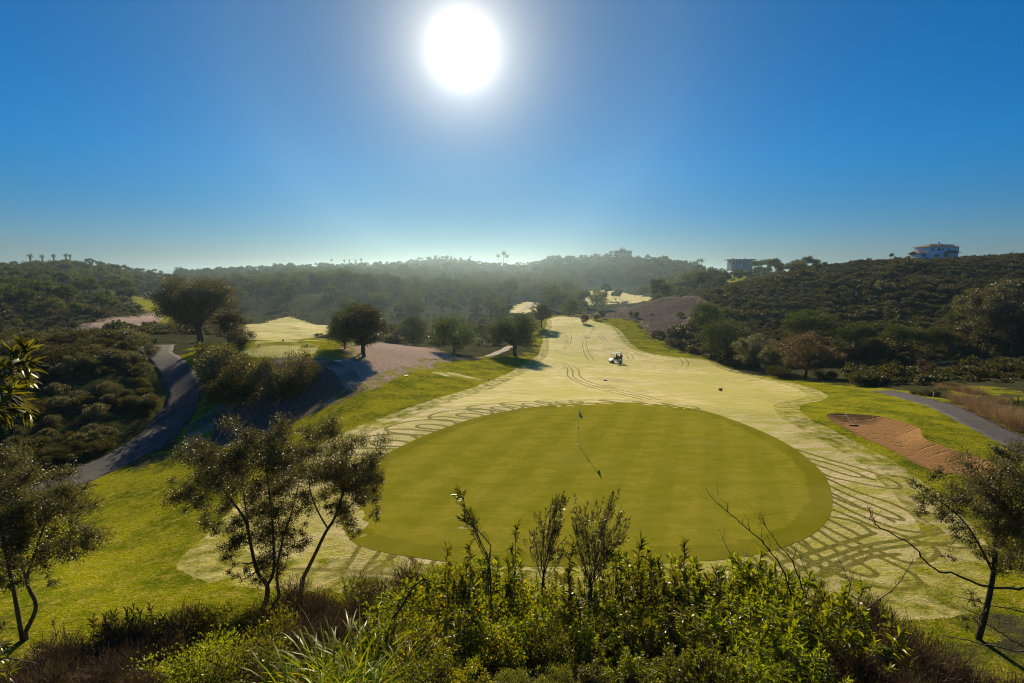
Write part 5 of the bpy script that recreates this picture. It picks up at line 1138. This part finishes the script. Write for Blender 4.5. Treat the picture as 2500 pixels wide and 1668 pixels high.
# ------------------------------------------------------------------ built things
class MB:
    def __init__(s): s.p = []
    def box(s, c, d, rz=0.0, ry=0.0, rx=0.0, bev=0.0):
        bm = bmesh.new(); bmesh.ops.create_cube(bm, size=1)
        for v in bm.verts: v.co = Vector((v.co.x * d[0], v.co.y * d[1], v.co.z * d[2]))
        if bev: bmesh.ops.bevel(bm, geom=list(bm.edges), offset=bev, segments=2, affect='EDGES')
        M_ = Matrix.Translation(c) @ Euler((rx, ry, rz)).to_matrix().to_4x4(); bm.transform(M_); s.p.append(bm); return s
    def prism(s, prof, y0, y1, bev=0.0):
        bm = bmesh.new(); a = [bm.verts.new((x, y0, z)) for x, z in prof]; b = [bm.verts.new((x, y1, z)) for x, z in prof]; n = len(prof)
        bm.faces.new(a); bm.faces.new(b[::-1])
        for i in range(n): bm.faces.new((a[i], b[i], b[(i + 1) % n], a[(i + 1) % n]))
        bmesh.ops.recalc_face_normals(bm, faces=bm.faces)
        if bev: bmesh.ops.bevel(bm, geom=list(bm.edges), offset=bev, segments=2, affect='EDGES')
        s.p.append(bm); return s
    def cyl(s, a, b, r, r2=None, n=12):
        a, b = Vector(a), Vector(b); bm = bmesh.new(); bmesh.ops.create_cone(bm, cap_ends=True, segments=n, radius1=r, radius2=r if r2 is None else r2, depth=(b - a).length)
        bm.transform(Matrix.Translation((a + b) / 2) @ (b - a).to_track_quat('Z', 'Y').to_matrix().to_4x4()); s.p.append(bm); return s
    def faces(s, V, Fs):
        bm = bmesh.new(); vs = [bm.verts.new(v) for v in V]
        for f in Fs: bm.faces.new([vs[i] for i in f])
        bmesh.ops.recalc_face_normals(bm, faces=bm.faces); s.p.append(bm); return s
    def build(s, name, mat, parent=None, smooth=False):
        out = bmesh.new()
        for bm in s.p:
            me = D.meshes.new('t'); bm.to_mesh(me); out.from_mesh(me); D.meshes.remove(me); bm.free()
        me = D.meshes.new(name); out.to_mesh(me); out.free()
        if smooth: me.polygons.foreach_set('use_smooth', np.ones(len(me.polygons), bool))
        return link(name, me, parent, mat)
K = dict(white=simple('white_paint', (.72, .72, .74), .35, .05, 4), black=simple('black_plastic', (.02, .02, .022), .5, .2, 8), tyre=simple('rubber', (.018, .018, .018), .8, .2, 8),
         grey=simple('grey_metal', (.30, .31, .32), .4, .1, 8, .6), blue=simple('blue_cloth', (.07, .13, .32), .7, .15, 9), bluepaint=simple('blue_paint', (.10, .20, .45), .45, .1, 5), red=simple('red_cloth', (.45, .03, .02), .7, .15, 9),
         dark=simple('dark_cloth', (.022, .024, .030), .8, .2, 12), green=simple('green_cloth', (.03, .07, .055), .8, .2, 12), skin=simple('skin', (.40, .23, .16), .6, .1, 8), hair=simple('hair', (.03, .02, .015), .7, .2, 20),
         wall=simple('white_render', (.82, .82, .84), .85, .06, 1.5), tan=simple('tan_render', (.50, .33, .20), .85, .08, .8), terra=simple('terracotta', (.17, .080, .055), .8, .3, 3), glass=simple('window_glass', (.05, .07, .09), .12, .2, 1), wood=simple('brown_wood', (.12, .07, .04), .7, .25, 6), flatroof=simple('roof_grey', (.28, .27, .26), .8, .1, 2))
mg, tg, bg_ = newmat('clear_plastic'); bg_.inputs['Transmission Weight'].default_value = .95; bg_.inputs['Roughness'].default_value = .08; bg_.inputs['IOR'].default_value = 1.02; bg_.inputs['Base Color'].default_value = (.95, .95, .95, 1); K['clear'] = mg

def person(label, x, y, z, rz, shirt, lean=0.0, arms='wheel', parent=None, cap=None):
    """a seated golfer, hips at the origin, looking along +X"""
    V, E, Rr = [], [], []
    def add(p, r, c=None):
        V.append(p); Rr.append(r)
        if c is not None: E.append((c, len(V) - 1))
        return len(V) - 1
    pel = add((0, 0, .0), .15); w_ = add((.01, 0, .16), .135, pel); ch = add((.04 + lean, 0, .36), .165, w_); nk0 = add((.05 + lean, 0, .50), .09, ch); nk = add((.07 + lean, 0, .57), .055, nk0)
    h0 = add((.10 + lean, 0, .66), .082, nk); add((.095 + lean, 0, .76), .088, h0); add((.175 + lean, 0, .675), .026, h0)      # head and nose
    for s in (-1, 1):
        hip = add((.05, s * .10, -.02), .095, pel); kn = add((.45, s * .13, .02), .065, hip); kn2 = add((.47, s * .13, -.06), .06, kn); an = add((.50, s * .13, -.38), .04, kn2); add((.66, s * .14, -.42), .035, an)
        sh = add((.04 + lean, s * .19, .45), .062, nk0)
        if arms == 'wheel': el = add((.16 + lean, s * .25, .22), .045, sh); wr = add((.40, s * .13, .26), .030, el)
        else: el = add((.08 + lean, s * .26, .20), .045, sh); wr = add((.28, s * .16, .08), .030, el)
        hd = add(tuple(np.array(V[wr]) + (.06, 0, .0)), .034, wr)
        for k, (dy, l_) in enumerate([(-.03, .055), (-.01, .065), (.01, .06), (.03, .045)]): f1 = add(tuple(np.array(V[hd]) + (.04, dy, .0)), .010, hd); add(tuple(np.array(V[f1]) + (l_ * .6, 0, -.02)), .009, f1)
        add(tuple(np.array(V[hd]) + (.015, -s * .045, .02)), .011, hd)
    me = D.meshes.new('person'); me.from_pydata([Vector(v) for v in V], E, []); me.update()
    o = D.objects.new('person', me); COL.objects.link(o); sk = o.modifiers.new('skin', 'SKIN'); sk.use_smooth_shade = True
    for i, r in enumerate(Rr): me.skin_vertices[0].data[i].radius = (r, r)
    me.skin_vertices[0].data[0].use_root = True
    sb = o.modifiers.new('sub', 'SUBSURF'); sb.levels = 1; sb.render_levels = 1
    me.materials.append(shirt); o.location = (x, y, z); o.rotation_euler = (0, 0, rz)
    fc = MB(); fc.cyl((.10 + lean, 0, .63), (.115 + lean, 0, .75), .082, .086, 14); fc.build('face', K['skin'], o, True)
    hb = MB(); hb.cyl((.085 + lean, 0, .735), (.075 + lean, 0, .835), .098, .055, 14)
    if cap: hb.box((.18 + lean, 0, .765), (.12, .13, .015), 0, .1)
    hb.build('cap' if cap else 'hair', cap or K['hair'], o, True)
    for s in (-1, 1): MB().cyl((.172 + lean, s * .03, .70), (.19 + lean, s * .03, .70), .011, n=8).build('eye', K['black'], o)
    return tag(o, label, 'person')

def golf_cart(px, py, rz):
    x, y = P2G(px, py); z = Hs(x, y) + .0
    c = empty('golf_cart', (x, y, z), rz); tag(c, 'white golf cart with a canopy driving across the dewy fairway', 'golf cart')
    b = MB(); b.prism([(1.28, .32), (1.30, .50), (1.12, .66), (.78, .86), (.68, .88), (.60, .62), (.52, .34), (-.35, .32), (-.38, .62), (-.95, .66), (-1.18, .60), (-1.20, .40), (-.9, .30), (.9, .26)], -.56, .56, .03); b.build('body', K['white'], c)
    MB().box((.15, 0, .30), (1.1, 1.0, .06)).box((-.75, 0, .34), (.9, .95, .10)).build('floor', K['black'], c)
    MB().prism([(1.20, .30), (1.34, .34), (1.34, .46), (1.22, .46)], -.52, .52, .02).build('bumper', K['black'], c)
    MB().box((-.30, 0, .74), (.52, 1.02, .16), 0, .05, 0, .04).build('seat', K['dark'], c)
    MB().box((-.60, 0, 1.02), (.12, 1.0, .42), 0, -.18, 0, .04).build('backrest', K['dark'], c)
    rf = MB(); rf.box((.02, 0, 1.84), (1.78, 1.14, .05), 0, .02, 0, .02); rf.box((.02, 0, 1.80), (1.70, 1.06, .05)); rf.build('roof', K['white'], c)
    for s in (-1, 1):
        MB().cyl((.80, s * .50, .86), (.58, s * .50, 1.80), .022).build('roof_post', K['black'], c)
        MB().cyl((-.78, s * .50, .66), (-.74, s * .50, 1.80), .022).build('roof_post', K['black'], c)
        MB().cyl((1.20, s * .36, .52), (1.24, s * .36, .53), .07).build('headlight', K['glass'], c)
    MB().box((.70, 0, 1.32), (.015, .96, .90), 0, -.23).build('windshield', K['clear'], c)
    for xx in (.80, -.78):
        for s in (-1, 1):
            w = MB().cyl((xx, s * .44, .23), (xx, s * .62, .23), .23, n=20).build('wheel', K['tyre'], c)
            MB().cyl((xx, s * .605, .23), (xx, s * .632, .23), .11, n=14).build('rim', K['grey'], w)
    sw = MB().cyl((.50, .26, .92), (.62, .26, .62), .018)
    for k in range(12):
        a, a2 = k * math.pi / 6, (k + 1) * math.pi / 6; f = lambda t: (.50 + .05 * math.sin(t), .26 + .15 * math.cos(t), .93 + .14 * math.sin(t)); sw.cyl(f(a), f(a2), .013, n=6)
    sw.build('steering_wheel', K['black'], c)
    MB().box((-1.0, 0, .72), (.36, .9, .10)).build('bag_rack', K['black'], c)
    ca, sa = math.cos(rz), math.sin(rz); P = lambda a, b_, h_: (x + a * ca - b_ * sa, y + a * sa + b_ * ca, z + h_)
    for s, m_, lb in ((-.24, K['dark'], 'dark golf bag full of clubs on the near side of the cart'), (.24, K['green'], 'green golf bag full of clubs on the far side of the cart')):
        g_ = empty('golf_bag', P(-1.03, s, .77), rz); g_.rotation_euler[1] = -.15
        MB().cyl((0, 0, 0), (0, 0, .72), .12, .14, 14).build('bag', m_, g_, True); cb = MB()
        for k in range(6):
            a = k * 1.05; q_ = (.07 * math.cos(a), .07 * math.sin(a)); hh = .92 + .05 * (k % 3); cb.cyl((q_[0], q_[1], .6), (q_[0] * 1.3, q_[1] * 1.3, hh), .008, n=6); cb.box((q_[0] * 1.3 + .03, q_[1] * 1.3, hh), (.09, .03, .05), a)
        cb.build('clubs', K['grey'], g_); tag(g_, lb, 'golf bag')
    person('person in dark clothes leaning forward to drive the golf cart', *P(-.30, .26, .92), rz, K['dark'], .10, 'wheel')
    person('person in a dark green jacket sitting beside the golf cart driver', *P(-.32, -.26, .92), rz, K['green'], .0, 'lap', cap=K['dark'])
golf_cart(1503, 886, math.pi + .20)

def flagstick():
    x, y = P2G(1411.8, 1086.2); z = Hs(x, y) + .01; e = empty('flagstick', (x, y, z)); tag(e, 'white flagstick with a drooping blue flag and a small red ball marker in the green', 'flag')
    T_ = np.array([.03, 0, 2.13]); MB().cyl((0, 0, 0), tuple(T_), .012, .010, 10).build('pole', K['white'], e, True)
    MB().cyl((0, 0, -.02), (0, 0, .02), .056, .056, 20).build('cup', K['grey'], e)
    rs_ = np.random.RandomState(3); n, m_ = 12, 10; V = []
    for i in range(n + 1):                                   # height down the pole
        for j in range(m_ + 1):
            u, v = i / n, j / m_; wdt = .06 + .16 * min(1, u * 1.5); zz = 2.12 - u * .36 - v * (.16 + .04 * u); xx = .030 * (2.1 - u * .4) / 2.1 + v * wdt * .85; yy = .035 * math.sin(v * 9 + u * 2) * (v + .1)
            V.append((xx, yy, zz))
    Q = [(i * (m_ + 1) + j, i * (m_ + 1) + j + 1, (i + 1) * (m_ + 1) + j + 1, (i + 1) * (m_ + 1) + j) for i in range(n) for j in range(m_)]
    fl = link('flag', mesh_np('flag', V, Q, smooth=True), e, K['blue']); s_ = fl.modifiers.new('thick', 'SOLIDIFY'); s_.thickness = .004
    MB().faces([(.012, .012, 1.12), (.012, -.012, 1.12), (-.075, .012, 1.00), (-.075, -.012, 1.00), (.010, .012, .98), (.010, -.012, .98)], [(0, 2, 4), (1, 5, 3), (0, 1, 3, 2), (2, 3, 5, 4), (4, 5, 1, 0)]).build('position_marker', K['red'], e)
flagstick()
def small(name, label, cat, px, py, mb, mat, rz=0.0, lift=0.0):
    x, y = P2G(px, py); o = mb.build(name, mat); o.location = (x, y, Hs(x, y) + lift); o.rotation_euler = (0, 0, rz); return tag(o, label, cat)
small('yardage_marker', 'blue and white marker block lying on the fairway behind the green', 'marker', 1478, 930, MB().box((0, 0, .07), (.45, .22, .14), 0, 0, 0, .03), K['bluepaint'], .1)
small('marker_box', 'small dark brown box standing alone on the fairway right of the flag', 'marker', 1759, 954, MB().box((0, 0, .12), (.34, .24, .24), 0, 0, 0, .02).box((0, 0, .25), (.40, .30, .03)), K['wood'], .3)
for px, py, lb in ((634, 845, 'white tee marker ball at the left side of the tee'), (750, 845, 'white tee marker ball at the right side of the tee')):
    small('tee_marker', lb, 'marker', px, py, MB().cyl((0, 0, 0), (0, 0, .12), .05, .09, 12).cyl((0, 0, .12), (0, 0, .26), .13, .09, 12), K['white'])
for px, py, lb in ((691, 834, 'dark tee marker left on the back edge of the tee'), (776, 831, 'dark tee marker right on the back edge of the tee')):
    small('tee_marker', lb, 'marker', px, py, MB().cyl((0, 0, 0), (0, 0, .10), .05, .08, 12).cyl((0, 0, .1), (0, 0, .24), .11, .08, 12), K['black'])
small('stone_slab', 'flat white slab on the bare earth left of the forked tree', 'slab', 826, 882, MB().box((0, 0, .05), (.75, .35, .10), 0, 0, 0, .02), K['white'], -.2)
small('stone_slab', 'small pale slab in the grass below the bare earth', 'slab', 992, 918, MB().box((0, 0, .04), (.4, .25, .08), 0, 0, 0, .02), K['white'], .3)
small('stake', 'thin green stake at the left edge of the fairway near the spreading oak', 'stake', 1304, 891, MB().cyl((0, 0, -.1), (0, 0, .9), .03).cyl((0, 0, .9), (0, 0, .97), .03, .005), K['green'])
small('stake', 'white stake beside the green dome bush at the head of the dark path', 'stake', 2278, 972, MB().cyl((0, 0, -.1), (0, 0, .55), .035).cyl((0, 0, .55), (0, 0, .62), .035, .006), K['white'])
small('stake', 'pale blue stake in front of the brown reeds at the right', 'stake', 2458, 1046, MB().cyl((0, 0, -.1), (0, 0, .40), .028).cyl((0, 0, .40), (0, 0, .45), .028, .005), K['bluepaint'])
def rake(px, py, rz, label, tilt=0.0):
    x, y = P2G(px, py); e = empty('bunker_rake', (x, y, Hs(x, y) + .05), rz); e.rotation_euler[1] = tilt; tag(e, label, 'rake')
    MB().cyl((0, 0, 0), (1.25, 0, .02), .018).build('handle', K['white'], e); h_ = MB().box((0, 0, 0), (.06, .62, .05))
    for k in range(11): h_.box((0, -.28 + k * .056, -.04), (.015, .015, .08))
    h_.build('rake_head', K['black'], e)
rake(2086, 1026, 1.5, 'bunker rake lying in the sand at the far left end of the bunker', -.45)
rake(2362, 1116, -.35, 'bunker rake lying along the right edge of the bunker')
for px, Y, top, lb in ((1441, 400, 697, 'tall thin pole on the far bright fairway'), (1475, 402, 712, 'short thin pole beside the bent trunk pine'), (1553, 400, 706, 'thin pole at the right end of the far bright fairway'), (1511, 404, 716, 'thin pole behind the leaning small pine')):
    x, y = atY(px, Y); z = Hs(x, y); hh = max(3, zpix(top, Y) - z); o = MB().cyl((0, 0, -.3), (0, 0, hh), .16, .10, 8).box((0, 0, hh - .4), (1.0, .1, .1)).build('utility_pole', K['wood']); o.location = (x, y, z); tag(o, lb, 'pole')

# houses --------------------------------------------------------------------
def window(e, x, y, z, w, h, n=2):
    f = MB().box((x, y - .03, z), (w + .16, .06, h + .16)).build('window', K['wood'], e); m_ = MB()
    for k in range(n): m_.box((x - w / 2 + w / n * (k + .5), y - .07, z), (w / n - .07, .03, h))
    m_.build('pane', K['glass'], f)
def villa():
    Y = 214; x0, _ = atY(2292, Y); m = Y / F; U = lambda px: (px - 2292) * m * CP; Zt = zpix(628, Y); e = empty('white_villa', (x0, Y, Zt)); Z = lambda py: (628 - py) * m * 1.0
    tag(e, 'big white two storey villa with a red tiled roof on the right ridge', 'house')
    w = MB(); w.box(((U(2262) + U(2333)) / 2, 4, Z(604) / 2 - 1.5), (U(2333) - U(2262), 8, Z(604) + 3)); w.box(((U(2243) + U(2262)) / 2, 3.6, Z(618.5) / 2 - 1.5), (U(2262) - U(2243), 6, Z(618.5) + 3)); w.build('wall', K['wall'], e)
    MB().box(((U(2333) + U(2338.5)) / 2, 5, Z(604) / 2 - 1.5), (U(2338.5) - U(2333), 6, Z(604) + 3)).build('side_wing', K['wall'], e)
    MB().box(((U(2300) + U(2335)) / 2, 5.2, (Z(598) + Z(604)) / 2 + .1), (U(2335) - U(2300), 5, Z(598) - Z(604) + .2)).build('roof_terrace', K['wall'], e)
    def hip(n_, xa, xb, ya, yb, z, h, ov=.45, rid=.32):
        xa -= ov; xb += ov; ya -= ov; yb += ov; ym = (ya + yb) / 2; L_ = xb - xa
        V = [(xa, ya, z), (xb, ya, z), (xb, yb, z), (xa, yb, z), (xa + L_ * rid, ym, z + h), (xb - L_ * rid, ym, z + h), (xa, ya, z - .15), (xb, ya, z - .15), (xb, yb, z - .15), (xa, yb, z - .15)]
        return MB().faces(V, [(0, 1, 5, 4), (1, 2, 5), (2, 3, 4, 5), (3, 0, 4), (0, 6, 7, 1), (1, 7, 8, 2), (2, 8, 9, 3), (3, 9, 6, 0), (9, 8, 7, 6)]).build(n_, K['terra'], e)
    r_ = hip('roof', U(2262), U(2330), 0, 8, Z(604) + .16, Z(598) - Z(604) + .3)
    MB().box((U(2297.5), 3, Z(596)), (.55, .55, Z(592) - Z(600))).box((U(2297.5), 3, Z(592)), (.75, .75, .14)).build('chimney', K['wall'], r_)
    hip('wing_roof', U(2243), U(2261), .6, 6.6, Z(618.5) + .16, .95); hip('porch_roof', U(2299), U(2324), -2.2, -.45, Z(618) + .2, .8)
    for xx in (2301, 2322): MB().box((U(xx), -1.9, Z(618) / 2 - 1), (.25, .25, Z(618) + 2)).build('porch_post', K['wall'], e)
    for a, b_, c_, d_, n_ in ((2270, 610, 2.6, 5.5, 1), (2286, 610, 6.5, 5.5, 2), (2296, 610, 2.6, 4, 1), (2309, 610.5, 2, 4.5, 1)): window(e, U(a), 0, Z(b_), c_ * m, d_ * m, n_)
    for a, c_ in ((2282, 12), (2304, 8), (2253, 9)): window(e, U(a), 0 if a > 2262 else .6, Z(624), c_ * m, 4.5 * m, 2)
    MB().cyl((U(2332.6), -.08, -2), (U(2332.6), -.08, Z(604)), .09).build('drain_pipe', K['terra'], e)
villa()
def long_house():
    Y = 445; x0, _ = atY(1811, Y); m = Y / F; U = lambda px: (px - 1811) * m * CP; e = empty('white_long_house', (x0, Y, zpix(650, Y))); Z = lambda py: (650 - py) * m
    tag(e, 'long low white flat roofed house on the skyline left of the right ridge', 'house')
    MB().box((0, 5, Z(636) / 2 - 2), (U(1838) - U(1786), 9, Z(636) + 4)).build('wall', K['flatroof'], e)
    r_ = MB().box((U(1810), 4, Z(634.5)), (U(1842) - U(1780), 13, .9)).build('roof', K['flatroof'], e)
    for a in (1793, 1822): MB().box((U(a), 5, Z(632)), (.9, .9, Z(630.5) - Z(634.5) + .3)).build('chimney', K['wall'], r_)
    for k in range(8): MB().box((U(1783) + k * (U(1838) - U(1783)) / 7, -1.6, Z(636) / 2 - 1), (.45, .45, Z(636) + 2)).build('column', K['wall'], e)
    for k in range(6): window(e, U(1791) + k * (U(1834) - U(1791)) / 5, .5, Z(642), 1.7, 2.2, 2)
long_house()
def hill_villa():
    Y = 850; x0, _ = atY(1520, Y); m = Y / F; U = lambda px: (px - 1520) * m * CP; e = empty('hilltop_villa', (x0, Y, zpix(621, Y))); Z = lambda py: (621 - py) * m
    tag(e, 'pale villa with stepped roof and cupola on the highest far hill', 'house')
    MB().box((0, 6, Z(614) / 2 - 4), (U(1541) - U(1500), 12, Z(614) + 8)).build('wall', K['flatroof'], e); r_ = MB().box((0, 5, Z(613)), (U(1543) - U(1498), 15, 1.0)).build('roof', K['flatroof'], e)
    V = [(U(1509), 1, Z(612)), (U(1529), 1, Z(612)), (U(1529), 11, Z(612)), (U(1509), 11, Z(612)), (U(1513), 6, Z(607.5)), (U(1525), 6, Z(607.5))]
    MB().faces(V, [(0, 1, 5, 4), (1, 2, 5), (2, 3, 4, 5), (3, 0, 4), (3, 2, 1, 0)]).build('upper_roof', K['terra'], e); MB().box((U(1517), 6, Z(606.5)), (2.0, 2.0, 3.2)).cyl((U(1517), 6, Z(605)), (U(1517), 6, Z(602.5)), 1.4, .1, 8).build('cupola', K['wall'], r_)
    for k in range(6): window(e, U(1503) + k * (U(1538) - U(1503)) / 5, 0, Z(617), 2.2, 2.6, 2)
hill_villa()
def flats():
    Y = 800; x0, _ = atY(1368, Y); m = Y / F; U = lambda px: (px - 1368) * m * CP; e = empty('apartment_building', (x0, Y, zpix(642, Y))); Z = lambda py: (642 - py) * m
    tag(e, 'sand coloured flats with cube tops on the ridge left of the hilltop villa', 'building')
    MB().box((0, 6, Z(633) / 2 - 4), (U(1403) - U(1335), 11, Z(633) + 8)).build('wall', K['tan'], e)
    for a, b_, t in ((1335, 1339, 625.5), (1347, 1353, 625), (1357, 1366, 626), (1378, 1382, 627), (1382, 1391, 624.5), (1392, 1403, 625)): MB().box(((U(a) + U(b_)) / 2, 4, (Z(t) + Z(634)) / 2), (U(b_) - U(a), 7, Z(t) - Z(634))).build('roof_block', K['tan'], e)
    MB().cyl((U(1342), 4, Z(634)), (U(1342), 4, Z(617)), .12, .05, 6).build('aerial', K['grey'], e)
    for k in range(9): window(e, U(1338) + k * (U(1400) - U(1338)) / 8, .5, Z(637), 1.6, 2.2, 1)
flats()
# palms ----------------------------------------------------------------------
def palm_tpl(key, seed, H_, skirt, cr=1.9, nf=26):
    rs_ = np.random.RandomState(seed); a = rs_.uniform(0, 6.28, nf); el = rs_.uniform(-.3, 1.3, nf); C = np.tile([0, 0, H_], (nf, 1)).astype(float)
    Dn = np.column_stack([np.cos(a) * np.cos(el), np.sin(a) * np.cos(el), np.sin(el)]); parts = []
    V, Q = leaf_arrays(C, Dn, cr * rs_.uniform(.8, 1.1, nf), .10, rs_, 1.3, 4); parts.append((V, Q)); 
    for i in range(nf):                                     # leaflets along each frond
        d = Dn[i].copy(); P = C[i].copy(); pts = []
        for k in range(5): d = d + np.array([0, 0, -1.]) * .26; d /= np.linalg.norm(d); P = P + d * cr / 5; pts.append((P.copy(), d.copy()))
        CC, DD = [], []
        for p, d_ in pts:
            sd = np.cross(d_, [0, 0, 1.]); sd /= np.linalg.norm(sd) + 1e-6
            for s in (-1, 1):
                for j in range(2): CC.append(p - d_ * cr * .08 * j); DD.append(sd * s + d_ * .6 + np.array([0, 0, -.35]))
        parts.append(leaf_arrays(np.array(CC), np.array(DD), cr * .36, .10, rs_))
    if skirt:
        n = 160; aa = rs_.uniform(0, 6.28, n); zz = H_ - rs_.uniform(0, 1, n) ** .8 * skirt; C2 = np.column_stack([.25 * np.cos(aa), .25 * np.sin(aa), zz]); D2 = np.column_stack([np.cos(aa) * .45, np.sin(aa) * .45, -np.ones(n)]); parts.append(leaf_arrays(C2, D2, 1.1, .28, rs_))
    V, Q = merge(parts); c = mesh_np('fronds', V, Q); c.materials.append(M_PINEF)
    V, Q = tube(np.array([[0, 0, -.5], [.05, 0, H_ * .33], [0, .05, H_ * .66], [0, 0, H_]]), [.32, .22, .20, .22], 8); t_ = mesh_np('trunk', V, Q, smooth=True); t_.materials.append(M_BARK); TPL[key] = (c, t_, 'fronds', 'trunk')
palm_tpl('palmA', 131, 9.0, 3.6, 2.1, 34); palm_tpl('palmB', 132, 10.0, .8, 2.4, 28)
for px, Y, top, key, lb in ((79, 610, 622, 'palmA', 'first palm from the left on the left skyline'), (108, 612, 624, 'palmA', 'second palm from the left, its head just above the bushes on the left skyline'), (136, 608, 622, 'palmA', 'third palm from the left on the left skyline'), (166, 610, 621, 'palmA', 'taller left palm of the close pair on the left skyline'), (176, 612, 622.5, 'palmA', 'shorter right palm of the close pair on the left skyline'),
    (811, 830, 633, 'palmB', 'thin spindly palm, leftmost of the row on the middle skyline'), (842, 830, 636, 'palmA', 'second palm of the row on the middle skyline'), (854, 834, 635.5, 'palmA', 'third palm of the row on the middle skyline'), (870, 832, 636, 'palmA', 'fourth palm of the row on the middle skyline'), (883, 830, 632, 'palmA', 'tallest palm, rightmost of the row on the middle skyline'),
    (1148, 900, 625, 'palmB', 'small lone palm in the skyline notch below the sun'), (1216, 880, 621, 'palmB', 'left palm of the three on the skyline right of the sun'), (1230, 884, 614, 'palmB', 'tallest middle palm of the three on the skyline right of the sun'), (1238, 880, 622, 'palmB', 'shortest right palm of the three on the skyline right of the sun'), (1702, 760, 633, 'palmB', 'left palm of the group left of the long white house'), (1711, 764, 632, 'palmB', 'right palm of the group left of the long white house'), (1684, 760, 638, 'palmB', 'small palm at the left of the group by the long white house')):
    x, y = atY(px, Y); z = Hs(x, y); hh = max(11., zpix(top, Y) - z) ; th = 9.6 if key == 'palmA' else 11
    plant(key, 'palm_tree', x, y, hh / th, None, lb, 'palm', None, z, .85 if key == 'palmA' else 1.1, 1.0)
haze()
